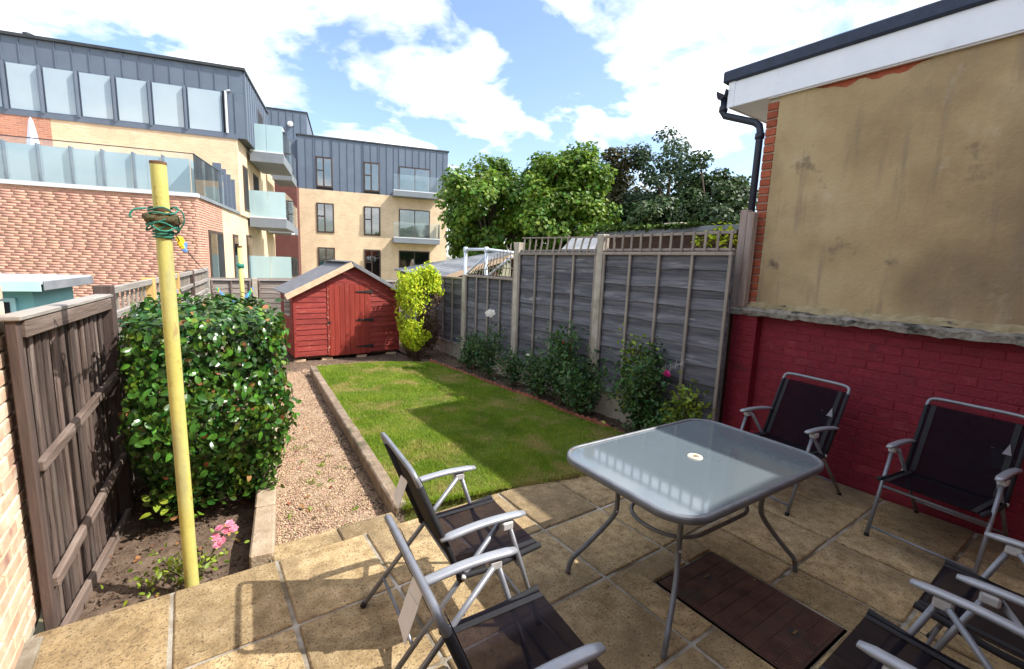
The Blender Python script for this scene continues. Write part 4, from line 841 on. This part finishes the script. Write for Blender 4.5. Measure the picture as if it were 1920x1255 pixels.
# ------------------------------------------------------------------ folding chairs
def make_chair():
    t=thing('folding_chair','','chair'); w_=.262
    BX=lambda z:-.378+(.946-z)*.40
    # back frame: U tube
    top=smooth_path([(BX(.88),-w_,.88),(BX(.925)-.002,-w_+.004,.925),(BX(.946),-w_+.055,.945),(BX(.947),0,.947),(BX(.946),w_-.055,.945),(BX(.925)-.002,w_-.004,.925),(BX(.88),w_,.88)],5)
    MB().tube(top,.0125,10).build('back_frame','silver',t,True)
    for s in (1,-1):
        MB().tube([(BX(.885),s*w_,.885),(BX(.62),s*w_,.62),(BX(.385),s*w_,.385)],.0145,10).build('back_rail','black_trim',t,True)
        MB().tube(smooth_path([(-.175,s*w_,.405),(.0,s*w_,.402),(.18,s*w_,.424),(.272,s*w_,.437)],4),.0145,10).build('seat_rail','black_trim',t,True)
        # armrest
        am=MB(); nn=10
        for i in range(nn+1):
            u=i/nn; x=-.262+u*.425; z=.622+.021*u+.014*math.sin(math.pi*u); hw=.024 if 0<i<nn else .016; th=.011 if 0<i<nn else .007
            for yy,zz1 in ((-hw,-th*.6),(-hw*.9,th*.6),(-hw*.5,th),(hw*.5,th),(hw*.9,th*.6),(hw,-th*.6),(hw*.7,-th),(-hw*.7,-th)): am.v.append((x,s*(w_+.012)+yy,z+zz1))
        for i in range(nn):
            for k in range(8): am.f.append((i*8+k,i*8+(k+1)%8,i*8+8+(k+1)%8,i*8+8+k))
        am.f+=[tuple(range(8)),tuple(nn*8+k for k in range(7,-1,-1))]; am.build('armrest','arm_silver',t,True)
        yo=s*(w_+.016)
        MB().tube([(.072,yo,.618),(.277,yo,0.004)],.0125,10).build('front_leg','silver',t,True)
        MB().tube([(.045,yo+s*-.026,.612),(-.487,yo+s*-.026,.004)],.0125,10).build('rear_leg','silver',t,True)
        MB().cbox(.032,.092,yo-.022,yo+.022,.588,.632,.008).build('hinge_block','plastic_grey',t)
        MB().tube([(.27,yo,.022),(.279,yo,-.0)],.0145,10).build('foot_cap','black_trim',t,True); MB().tube([(-.471,yo-s*.026,.022),(-.488,yo-s*.026,-.0)],.0145,10).build('foot_cap','black_trim',t,True)
        MB().tube([(-.150,s*(w_-.012),.405),(-.150,s*(w_+.018),.405)],.012,8).build('pivot','plastic_grey',t,True)
        MB().tube([(.142,s*(w_-.01),.41),(.142,s*(w_+.02),.41)],.008,8).build('pivot','plastic_grey',t,True)
    y1=w_+.016
    MB().tube([(.160,-y1,.355),(.160,y1,.355)],.010,8).build('front_bar','silver',t,True)
    MB().tube([(.254,-y1,.072),(.254,y1,.072)],.009,8).build('front_stretcher','silver',t,True)
    MB().tube([(-.375,-y1+.026,.130),(-.375,y1-.026,.130)],.009,8).build('rear_stretcher','silver',t,True)
    MB().tube([(-.150,-w_,.392),(-.150,w_,.392)],.009,8).build('seat_back_bar','silver',t,True)
    # fabric
    def cloth(path,half,sag,n=8,thk=.0022):
        mb=MB(); m=len(path)
        for side in (0,1):
            for i,(x,z,nx,nz) in enumerate(path):
                for k in range(n+1):
                    v=k/n*2-1; sg=sag*(1-v*v)*math.sin(math.pi*min(1,max(0,i/(m-1)))*.9+.15); o=-thk*side
                    mb.v.append((x+nx*(o-sg),v*half,z+nz*(o-sg)))
        K=m*(n+1)
        for i in range(m-1):
            for k in range(n):
                a=i*(n+1)+k; mb.f.append((a,a+1,a+n+2,a+n+1)); mb.f.append((K+a,K+a+n+1,K+a+n+2,K+a+1))
        return mb
    bn=(.928,.371); path=[(BX(z)+.012*bn[0],z+.012*bn[1],*bn) for z in [.895-.055*i for i in range(10)]]
    MB_=cloth(path,w_,.014); bk=MB_.build('backrest','textile',t,True)
    for s in (1,-1): MB().bar((BX(.89)+.016,s*(w_-.045),.898),(BX(.42)+.016,s*(w_-.045),.428),.030,.0025,(1,0,.4)).build('hem','black_trim',t)
    path=[(x,.419+.018*(x+.16)/.43+.0,0,1) for x in [-.16+.0537*i for i in range(9)]]; cloth(path,w_,.022).build('seat','textile',t,True)
    for s in (1,-1): MB().bar((-.15,s*(w_-.04),.420),(.268,s*(w_-.04),.4385),.028,.0025).build('hem','black_trim',t)
    return t
ch=make_chair()
CH=[(1.12,1.90,355,'black mesh folding chair whose back stands along the lawn kerb'),
    (.867,1.143,354,'black mesh folding chair standing between its lawn side twin and the brick wall'),
    (3.95,1.656,172,'black mesh folding chair against the red wall close to the pilaster'),
    (4.10,.68,175,'black mesh folding chair against the red wall farther from the pilaster'),
    (2.742,.164,91,'black mesh folding chair facing the drain cover, on its wall side'),
    (1.99,.251,90.5,'black mesh folding chair facing the drain cover, on its lawn side')]
for i,(x,y,a,lab) in enumerate(CH):
    o=ch if i==0 else copy_tree(ch); o.location=(x,y,.004); o.rotation_euler=(0,0,R(a)); o['label']=lab; o['group']='folding chairs around the glass table'
    if i<2:
        tg=MB(); tg.add([(0,0,0),(.0,.11,-.012),(-.035,.125,-.13),(-.04,.02,-.145),(-.002,0,0),(-.002,.11,-.012),(-.037,.125,-.13),(-.042,.02,-.145)],[(0,1,2,3),(7,6,5,4),(0,4,5,1),(1,5,6,2),(2,6,7,3),(3,7,4,0)]); tg.build('care_tag','white_tag',o,loc=(-.385+(.1 if i==0 else .08),.12,.72 if i==0 else .66))
    elif i<4:
        MB().add([(0,0,0),(0,.045,0),(0,.0225,.075),(-.002,0,0),(-.002,.045,0),(-.002,.0225,.075)],[(0,1,2),(5,4,3),(0,3,4,1),(1,4,5,2),(2,5,3,0)]).build('care_tag','grey_tag',o,loc=(-.245,.185,.70),rot=(0,R(-22),0))

# ------------------------------------------------------------------ drain cover
dc=thing('drain_cover','rusty brown ribbed iron drain cover set in the patio','drain cover',((MH[0]+MH[1])/2,(MH[2]+MH[3])/2,-.01),R(-1))
hw=(MH[1]-MH[0])/2; hd=(MH[3]-MH[2])/2
MB().box(-hw-.012,hw+.012,-hd-.012,hd+.012,-.02,-.002).build('frame','manhole',dc)
pl_=MB().cbox(-hw,hw,-hd,hd,-.001,.006,.002).build('plate','manhole_dark',dc)
rib=MB(); nx,ny=30,9
for j in range(ny):
    y0=-hd+.012+(2*hd-.024)*j/ny
    for i in range(nx):
        x0=-hw+.012+(2*hw-.024)*i/nx
        if (abs(x0+.01)<.09 and abs(abs(y0+.035)-.25)<.06): continue
        rib.box(x0,x0+.011,y0+.003,y0+(2*hd-.024)/ny-.003,.006,.0105)
rib.build('ribs','manhole',dc,kind='stuff')
for s in (1,-1): MB().lathe([(.0,.0066),(.030,.0068),(.030,.0062)],14,(0.02,s*.25,0)).build('keyhole','iron',dc); MB().cbox(.0,.04,s*.25-.006,s*.25+.006,.007,.012,.002).build('lifting_bar','rust',dc)

# ------------------------------------------------------------------ neighbours: sheds, lean-to, pipes
ts=thing('teal_shed','pale turquoise garden shed with flat grey roof beyond the fence','shed',(-1.86,6.35,-.2),R(-9))
MB().box(-1.6,.62,.05,1.0,0,1.62).build('wall','teal_paint',ts)
MB().cbox(-1.7,.76,-.12,1.12,1.665,1.71,.005).build('roof','blue_felt',ts)
MB().cbox(-1.7,.75,-.135,-.122,1.60,1.70,.004).build('fascia','teal_pale',ts); MB().cbox(.762,.775,-.12,1.12,1.61,1.70,.004).build('fascia','grey_sheet',ts)
for x0,x1 in ((-.40,.10),(.20,.46)):
    wf=MB().box(x0-.04,x1+.04,.02,.049,.85,1.53).build('window','teal_pale',ts); MB().box(x0,x1,.012,.0195,.89,1.49).build('pane','dark_room',wf)
ln=thing('lean_to','low open lean-to with grey corrugated roof behind the fence','shed',(7.0,10.6,-.2))
# roof plane slopes up to the right
c0=at(737,506,16.0); 
rp_=[at(737,505,17.0),at(822,521,11.0),at(968,474,11.4),at(930,472,15.5)]
base=Vector((7.0,10.6,-.2)); mb=MB(); loc=[p-base for p in rp_]
def bil(u,v): return (loc[0]*(1-u)+loc[1]*u)*(1-v)+(loc[3]*(1-u)+loc[2]*u)*v
nu,nv=14,40
for k in (0,1):
    for i in range(nu+1):
        for j in range(nv+1): p=bil(i/nu,j/nv); mb.v.append((p.x,p.y,p.z-.03*k+.012*math.sin(j*math.pi*.9)))
K=(nu+1)*(nv+1)
for i in range(nu):
    for j in range(nv): a=i*(nv+1)+j; mb.f+=[(a,a+1,a+nv+2,a+nv+1),(K+a,K+a+nv+1,K+a+nv+2,K+a+1)]
mb.build('roof','grey_sheet',ln)
MB().bar(loc[1]+Vector((-.02,-.03,-.06)),loc[2]+Vector((0,-.03,-.06)),.03,.11).build('fascia','bare_timber',ln)
for p in (loc[1],loc[2],loc[3]): MB().bar((p.x,p.y+.1,0),(p.x,p.y+.1,p.z-.12),.09,.09).build('post','dark_wood',ln)
MB().bar(loc[1]+Vector((-.1,.9,-1.0)),loc[2]+Vector((.2,1.0,-1.5)),.04,2.0).build('wall','dark_wood',ln)
pf=thing('pipe_frame','pale galvanised pipe frame rising above the low fence','frame',(5.3,8.9,0))
A_=at(873,468,10.5)-Vector((5.3,8.9,0)); B_=at(912,468,10.2)-Vector((5.3,8.9,0)); C_=at(968,475,9.9)-Vector((5.3,8.9,0))
MB().tube([(A_.x,A_.y,0),A_],.038,10).build('upright','galv',pf,True); MB().tube([(B_.x,B_.y,0),B_],.038,10).build('upright','galv',pf,True)
MB().tube([A_,B_,C_],.033,10).build('top_pipe','galv',pf,True); MB().tube([(A_.x+.02,A_.y,A_.z-.55),(B_.x,B_.y,B_.z-.12)],.026,8).build('brace','galv',pf,True)
MB().tube([(B_.x+.02,B_.y,B_.z-.60),(C_.x-.1,C_.y,C_.z-.06)],.026,8).build('brace','galv',pf,True)
for p in (A_,B_): MB().lathe([(.044,-.06),(.05,-.05),(.05,.045),(.03,.055)],10,tuple(p)).build('clamp','galv',pf,True)
MB().tube([(C_.x,C_.y,0),C_],.038,10).build('upright','galv',pf,True)
gr=thing('grey_roofed_shed','neighbour shed with shallow grey roof seen over the sagging trellis','shed',(8.3,8.2,-.2))
b0=Vector((8.3,8.2,-.2)); q_=[at(1030,492,9.4)-b0,at(1112,488,8.7)-b0,at(1122,443,11.2)-b0,at(1072,447,11.8)-b0]
MB().add([*q_]+[p-Vector((0,0,.05)) for p in q_],[(0,1,2,3),(7,6,5,4)]+[(i,(i+1)%4,4+(i+1)%4,4+i) for i in range(4)]).build('roof','grey_sheet',gr)
q2=[p.lerp(sum(q_,Vector())/4,.06)-Vector((0,0,.055)) for p in q_]
MB().add([*q2]+[Vector((p.x,p.y,0)) for p in q2],[(i,(i+1)%4,4+(i+1)%4,4+i) for i in range(4)]+[(7,6,5,4)]).build('wall','dark_wood',gr)
MB().bar(q_[0]+Vector((0,-.02,-.05)),q_[1]+Vector((0,-.02,-.05)),.02,.07).build('fascia','white_upvc',gr)
ms=thing('mossy_shed','dark timber shed with mossy flat roof behind the upright trellis','shed',(6.3,4.3,-.2))
MB().box(-1.05,1.2,-1.55,.75,0,2.49).build('wall','dark_wood',ms)
MB().cbox(-1.15,1.3,-1.65,.86,2.495,2.56,.006).build('roof','grey_sheet',ms)
n=2600; c=np.c_[-1.19+np.abs(rng.normal(0,.18,n)),rng.uniform(-.9,.86,n),2.55+rng.uniform(0,.03,n)]; leaves('moss','x' and c,np.tile([0,0,1.],(n,1)),rng.uniform(.03,.075,n),'moss',ms,OVATE,-.8,1.2,kind='stuff')
MB().cbox(-1.0,-.8,-.55,-.27,2.562,2.64,.01).build('block','concrete',ms)
ys_=thing('yellow_shrub','yellow leaved shrub peeping over the fence next to the timber post','shrub',(5.15,3.05,-.2)); n=700
P=unit(rng.normal(0,1,(n,3)))*np.array([.42,.35,.55])*np.abs(1-np.abs(rng.normal(0,.25,(n,1))))+np.array([0,0,2.05]); leaves('foliage',P,unit(P-np.array([0,0,1.8])),rng.uniform(.05,.09,n),'conifer',ys_,OVATE,.2,1,kind='stuff')
mb=MB(); [mb.tube([(0,0,0),(rng.normal(0,.08),rng.normal(0,.08),1.2),(rng.normal(0,.2),rng.normal(0,.2),2.1)],[.02,.015,.008],6) for _ in range(5)]; mb.build('stems','bark',ys_)

# ------------------------------------------------------------------ trees
def tree(name,label,px,top,dist,width,zbot,mat,nleaf,nclump,lsize=.15,clr=.62,seed=1,sparse=0,trunk_z=-.3):
    nleaf=int(nleaf*1.9); lsize*=.74; r_=np.random.default_rng(seed); p=at(px,top,dist); zt=p.z; t=thing(name,label,'tree',(p.x,p.y,trunk_z),0,'trees beyond the right fence'); zt-=trunk_z; zb=zbot-trunk_z
    cz=(zt+zb)/2; hz=(zt-zb)/2; C=[]
    while len(C)<nclump:
        v=r_.normal(0,1,3); v/=np.linalg.norm(v); rr=r_.uniform(.25,1)**.45; lob=1+.16*math.sin(3*math.atan2(v[1],v[0])+seed)+.12*math.sin(5*v[2]+seed*2)
        q=np.array([v[0]*width/2,v[1]*width/2,v[2]*hz])*rr*lob*.86
        if v[2]>0: q[:2]*=1-.30*(q[2]/hz)**2
        C.append(q+np.array([0,0,cz]))
    C=np.array(C); k=r_.integers(0,nclump,nleaf); cs=r_.uniform(.5,1.15,nclump)*clr
    d=r_.normal(0,1,(nleaf,3)); d/=np.linalg.norm(d,axis=1,keepdims=True); rad=cs[k]*r_.uniform(.2,1,nleaf)**.5; P=C[k]+d*rad[:,None]*np.array([1,1,.75])
    nr=unit(d*.7+unit(C[k]-np.array([0,0,cz*.7]))*.6+np.array([0,0,.55])); leaves('crown',P,nr,r_.uniform(.7,1.3,nleaf)*lsize,mat,t,MAPLE,.4,.9,kind='stuff')
    mb=MB(); tr_=.035*zt; mb.tube([(0,0,0),(.05,0,zb*.6),(0,.05,cz*.9),(.05,0,zt*.8)],[tr_,tr_*.8,tr_*.5,tr_*.12],10)
    for i in r_.choice(nclump,min(26,nclump),False):
        c=C[i]; s=r_.uniform(.25,.65)*c[2]; mb.tube(smooth_path([(0.02,0.02,s),(c[0]*.45,c[1]*.45,s+(c[2]-s)*.6),tuple(c)],3),[tr_*.4]*2+[tr_*.25]*2+[tr_*.14]*2+[.008],6)
    mb.build('trunk','bark',t); return t
tree('maple_tree','bright green leafy tree next to the far apartment block',925,283,17.5,4.4,1.3,'maple_leaf',13000,95,.18,seed=3)
tree('maple_tree','bright green leafy tree with a pointed top over the sagging trellis',1058,262,16.5,3.9,1.3,'maple_leaf',12500,95,.17,seed=11)
tree('bronze_tree','bronze tinged dark tree between the bright maple and the grey green tree',1158,270,18.5,3.1,1.5,'bronze_leaf',7500,60,.16,seed=5)
tree('birch_tree','airy grey green tree with slender stems over the mossy shed',1262,252,17.5,3.6,1.5,'grey_leaf',7500,75,.14,.6,seed=8)
tree('dark_tree','dense dark green tree beside the house corner downpipe',1345,292,16.5,3.3,1.5,'dark_leaf',8500,75,.15,seed=14)
tree('low_tree','low dark green tree filling the gap below the taller crowns',1215,355,16.0,3.6,.8,'dark_leaf',6500,55,.16,seed=21)

# ------------------------------------------------------------------ apartment buildings
AB=R(15.6)
def broot(name,label,u,v): return thing(name,label,'building',(u*math.cos(AB)+v*math.sin(AB),-u*math.sin(AB)+v*math.cos(AB),-.25),-AB)
U0,V0=-8.0,16.8
lb=broot('apartment_block','brick apartment block with roof terrace, zinc upper storey and glass balconies',U0,V0)
def bb(name,mat,u0,u1,v0,v1,z0,z1,par=None,root=(U0,V0),c=0,**kw):
    par=par or lb; mb=MB(); a=(u0-root[0],u1-root[0],v0-root[1],v1-root[1],z0+.25,z1+.25); (mb.cbox(*a,c) if c else mb.box(*a)); return mb.build(name,mat,par,**kw)
bb('ground_storey','orange_mortar',-16,-4.32,16.82,19.85,-.25,3.48)
bb('ground_storey_rear','brick_yellow',-16,-4.325,19.86,33,-.25,3.48)
# bricks of the terrace wall, real courses
mb=[];cnt=0; Vs=[];Fs=[]
def brick_face(x0,x1,z0,z1,fn):
    z=z0; row=0
    while z<z1:
        x=x0-(.15 if row%2 else 0)-rng.uniform(0,.14)
        while x<x1:
            a=max(x,x0)+.003; b=min(x+.298,x1)-.003
            if b-a>.02:
                k=len(Vs); e=rng.uniform(.0,.003)
                Vs.extend([fn(a,0,z+.004),fn(b,0,z+.004),fn(b,0,z+.071),fn(a,0,z+.071),fn(a+.001,.005+e,z+.005),fn(b-.001,.005+e,z+.005),fn(b-.001,.005+e,z+.070),fn(a+.001,.005+e,z+.070)])
                Fs.extend([(k+4,k+5,k+6,k+7),(k,k+1,k+5,k+4),(k+1,k+2,k+6,k+5),(k+2,k+3,k+7,k+6),(k+3,k,k+4,k+7)])
            x+=.30
        z+=.075; row+=1
brick_face(-13,-4.32,.2,3.46,lambda x,d,z:(x-U0,16.82-d-V0,z+.25))
for a,b,c,d in ((16.82,17.75,.2,3.46),(17.75,19.85,2.66,3.46)): brick_face(a,b,c,d,lambda x,d_,z:(-4.32+d_-U0,x-V0,z+.25))
npmesh('brick_courses',np.array(Vs),np.array(Fs),'orange_brick',lb,kind='stuff')
bb('terrace_coping','white_metal',-16,-4.27,16.76,16.98,3.485,3.60); bb('terrace_coping','slab_grey',-4.5,-4.25,16.981,22.6,3.485,3.585)
# balustrade panes
u=-4.33
while u>-14:
    bb('balustrade_pane','balustrade',max(u-1.18,-14),u-.012,16.84,16.855,3.605,4.74); u-=1.2
bb('handrail','zinc_dark',-14,-4.30,16.828,16.868,4.742,4.765)
v=16.87
while v<20.4: bb('balustrade_pane','balustrade',-4.345,-4.33,v,min(v+1.15,20.4)-.012,3.605,4.74); v+=1.15
bb('handrail','zinc_dark',-4.358,-4.318,16.87,20.4,4.742,4.765)
# privacy screen panes with fins
u=-4.55
for i in range(13):
    bb('privacy_pane','screen_pane',u-.67,u-.02,17.30,17.315,3.60,4.66); bb('screen_fin','zinc',u-.715,u-.675,17.20,17.42,3.60,4.70); u-=.74
v=17.6
for i in range(3):
    bb('privacy_pane','screen_pane',-4.62,-4.605,v,v+.72,3.60,4.7); v+=.78
for v in (19.9,20.6,21.3,22.0): bb('screen_fin','zinc',-4.55,-4.28,v,v+.05,3.59,5.05-.12*(v-19.9))
ps=thing('parasol','folded pale lilac parasol standing on the brick terrace','parasol',(0,0,0)); q_=at(61,258,20.2); ps.location=(q_.x,q_.y,3.48)
MB().tube([(0,0,0),(0,0,1.75)],.025,8).build('pole','white_metal',ps); MB().lathe([(.01,2.1),(.05,2.0),(.09,1.75),(.16,1.25),(.17,1.0),(.05,1.02)],7,(0,0,0)).build('canopy','parasol_cloth',ps); MB().lathe([(.0,.0),(.28,.0),(.28,.07),(.05,.09)],14).build('base','slab_grey',ps)
# first floor
bb('first_floor','brick_yellow',-10.28,-4.24,22.62,33,3.485,6.55); bb('first_floor_wing','brick_orange',-16,-10.285,22.60,33,3.485,6.55)
# zinc storey: core + panels + windows
bb('zinc_core','zinc_dark',-16,-3.93,22.72,28.6,6.56,9.18)
bb('zinc_sill','zinc',-16,-4.2,22.58,22.75,6.50,6.70)
bb('roof_edge','zinc_dark',-16.1,-3.82,22.56,28.7,9.19,9.29)
def zpanel(u0,u1,v,z0,z1,par,root=(U0,V0)):
    mb=MB(); a,b=u0-root[0],u1-root[0]; y=v-root[1]; mb.box(a+.004,b-.004,y,y+.05,z0+.25,z1+.25); mb.box(a+.004,a+.026,y-.035,y,z0+.25,z1+.25); return mb.build('zinc_panel','zinc',par)
wl=[-11.40,-10.37,-9.32,-8.20,-7.07,-5.90]; wr=[-10.50,-9.45,-8.33,-7.20,-6.03,-4.72]
u=-13.0
while u<-3.95: zpanel(u,min(u+.505,-3.93),22.66,8.32,9.18,lb); u+=.505
zpanel(-4.60,-4.27,22.66,6.70,8.315,lb); zpanel(-4.265,-3.93,22.66,6.56,8.315,lb); zpanel(-13,-12.5,22.66,6.7,8.315,lb)
for a,b in zip(wl,wr):
    f=bb('window','zinc',a-.02,b+.02,22.655,22.72,6.70,8.315); bb('pane','screen_pane',a+.03,b-.03,22.63,22.654,6.73,8.27,f); bb('window_fin','zinc',a-.09,a-.035,22.50,22.66,6.66,8.30)
f=bb('window','zinc',-12.45,-11.55,22.655,22.72,6.70,8.315); bb('pane','screen_pane',-12.4,-11.6,22.63,22.654,6.73,8.27,f)
v=22.66
def zside(u,v0,v1,z0,z1,par,root=(U0,V0)):
    mb=MB(); x=u-root[0]; a,b=v0-root[1],v1-root[1]; mb.box(x-.05,x,a+.004,b-.004,z0+.25,z1+.25); mb.box(x,x+.03,a+.004,a+.026,z0+.25,z1+.25); return mb.build('zinc_panel','zinc',par)
v=22.72
while v<28.5: zside(-3.88,v,min(v+.505,28.6),6.56,9.18,lb); v+=.505
MB().tube([(-4.55-U0,22.55-V0,6.95),(-4.55-U0,22.55-V0,8.55),(-4.38-U0,22.55-V0,8.6)],.045,8).build('flue_pipe','white_metal',lb)
MB().tube([(-11.1-U0,23.6-V0,9.4),(-11.1-U0,23.6-V0,9.85)],.05,8).build('roof_vent','zinc_dark',lb); MB().lathe([(.16,9.80),(.16,9.90),(.02,9.95)],10,(-11.1-U0,23.6-V0,0)).build('vent_cowl','zinc_dark',lb)
# side windows
for v0,v1,z0,z1 in ((17.88,19.75,.0,2.58),(21.35,22.25,.0,2.6),(24.0,25.15,.0,2.7)):
    f=bb('window','brown_frame',-4.34,-4.29,v0,v1,z0,z1); bb('recess','dark_room',-4.345,-4.284,v0+.08,v1-.08,z0,z1-.08,f); bb('pane','window_glass',-4.283,-4.278,v0+.10,(v0+v1)/2 if v1-v0>1.5 else v1-.10,z0,z1-.1,f)
for v0,v1,z0,z1 in ((23.5,24.45,3.75,5.65),(25.9,27.2,3.75,5.7)):
    f=bb('window','brown_frame',-4.26,-4.205,v0,v1,z0,z1); bb('pane','dark_room',-4.204,-4.20,v0+.08,v1-.08,z0+.08,z1-.08,f)
f=bb('window','brown_frame',-3.9,-3.86,25.6,27.0,6.8,8.6); bb('pane','dark_room',-3.859,-3.855,25.7,26.9,6.8,8.5,f)
# balconies off the side wall
def balcony(u0,u1,v0,v1,zs,par,root=(U0,V0),gh=1.22,glass='frosted',th=.42):
    bb('balcony_slab','slab_grey',u0,u1,v0,v1,zs-th,zs,par,root); bb('balcony_trim','white_metal',u0,u1+.004,v0-.006,v0+.05,zs+.001,zs+.06,par,root)
    um=(u0+u1)/2
    bb('balcony_pane','%s'%glass,u0+.01,um-.008,v0+.02,v0+.04,zs+.065,zs+gh,par,root); bb('balcony_pane','%s'%glass,um+.008,u1-.01,v0+.02,v0+.04,zs+.065,zs+gh,par,root)
    bb('balcony_pane','balustrade',u1-.03,u1-.012,v0+.05,v1-.02,zs+.01,zs+gh,par,root)
balcony(-4.1,-2.72,24.5,28.0,6.45,lb); balcony(-4.23,-2.70,24.5,28.0,3.52,lb); balcony(-4.31,-2.55,24.5,28.0,.55,lb)
balcony(-3.9,-2.9,29.6,32.2,6.45,lb); balcony(-4.23,-2.9,29.6,32.2,3.52,lb)
bb('balcony_lamp','lamp_white',-2.9,-2.75,28.4,28.55,2.98,3.07)
# far wing
U1,V1=2.0,36.6; fb_=broot('apartment_wing','pale brick apartment wing with zinc top floor behind the red shed',U1,V1); RT=(U1,V1)
B=lambda n,m,*a,**k: bb(n,m,*a,k.pop('par',fb_),RT,**k)
B('wall','brick_yellow',-3.17,7.42,36.6,46,-.25,6.58); B('zinc_core','zinc_dark',-3.17,7.42,36.68,46,6.59,10.12); B('roof_edge','zinc_dark',-3.25,7.5,36.53,46.1,10.13,10.22)
B('recess_wall','brick_maroon',-5.2,-3.175,35.0,46,-.25,6.58); B('recess_zinc','zinc',-5.2,-3.26,37.9,45,6.59,10.1)
B('tower','zinc',-5.5,-2.65,38.4,45,10.105,12.1); B('tower_edge','zinc_dark',-5.55,-2.58,38.35,45.1,12.105,12.18)
for i in range(6): B('tower_seam','zinc',-5.4+.47*i,-5.37+.47*i,38.36,38.399,10.2,12.1)
MB().lathe([(.0,-.06),(.17,-.05),(.2,.0),(.17,.05),(0,.06)],14).build('bulkhead_lamp','lamp_white',fb_,True,loc=(-3.75-U1,38.3-V1,11.2+.25),rot=(R(90),0,0))
MB().tube([(-4.9-U1,39-V1,12.3),(-4.9-U1,39-V1,13.2)],.03,6).build('aerial','white_metal',fb_)
wins=[(-2.03,-.92,6.76,8.82),(1.2,2.33,6.74,8.78)]
doors=[(3.72,6.05,6.86,8.72)]
u=-3.17; cuts=sorted([(a,b,z1) for a,b,z0,z1 in wins]+[(a,b,z1) for a,b,z0,z1 in doors])
edges=[]
while u<7.40:
    e=min(u+.50,7.42); inside=None
    for a,b,z1 in cuts:
        if u<b-.01 and e>a+.01: inside=(a,b,z1)
    if inside and u<inside[0]-.02: e=inside[0]; inside=None
    elif inside and e>inside[1]+.02: e=inside[1]
    mb=None; zb=6.59 if not inside else inside[2]+.03
    zpanel(u,e,36.60,zb,10.12,fb_,RT); u=e
def window(a,b,z0,z1,v,bl=False):
    f=B('window','brown_frame',a,b,v-.05,v+.09,z0,z1); m_=a+(b-a)*.46; zc=z0+(z1-z0)*.55
    for (x0,x1,y0,y1) in ((a+.10,m_-.05,z0+.10,zc-.05),(a+.10,m_-.05,zc+.05,z1-.10),(m_+.05,b-.10,z0+.10,z1-.10)):
        bb('pane','window_glass',x0,x1,v-.066,v-.056,y0,y1,f,RT); bb('blind' if bl else 'room','blind' if bl else 'dark_room',x0,x1,v-.0555,v-.0505,y0,y1,f,RT)
for a,b,z0,z1 in wins: window(a,b,z0,z1,36.6,True)
for a,b,z0,z1 in ((-2.05,-.88,3.58,5.67),(1.18,2.36,3.55,5.66),(-2.03,-.87,.4,2.53),(1.18,2.37,.4,2.52)): window(a,b,z0,z1,36.6)
for i,(z0,z1) in enumerate(((6.86,8.72),(3.58,5.65),(.4,2.55))):
    f=B('patio_door','brown_frame',3.72,6.07,36.55,36.69,z0,z1)
    for x0,x1 in ((3.80,4.86),(4.93,5.99)): bb('pane','window_glass',x0,x1,36.534,36.544,z0+.05,z1-.08,f,RT); bb('blind' if i==0 else 'room','blind' if i==0 else 'dark_room',x0,x1,36.5445,36.5495,z0+.05,z1-.08,f,RT)
for zs in (6.82,3.45):
    balcony(3.22,6.65,35.45,36.59,zs,fb_,RT,1.15,'balustrade',.36)
MB().tube([(-1.0-U1,40-V1,10.3),(-1.0-U1,40-V1,11.0)],.03,6).build('aerial','white_metal',fb_)
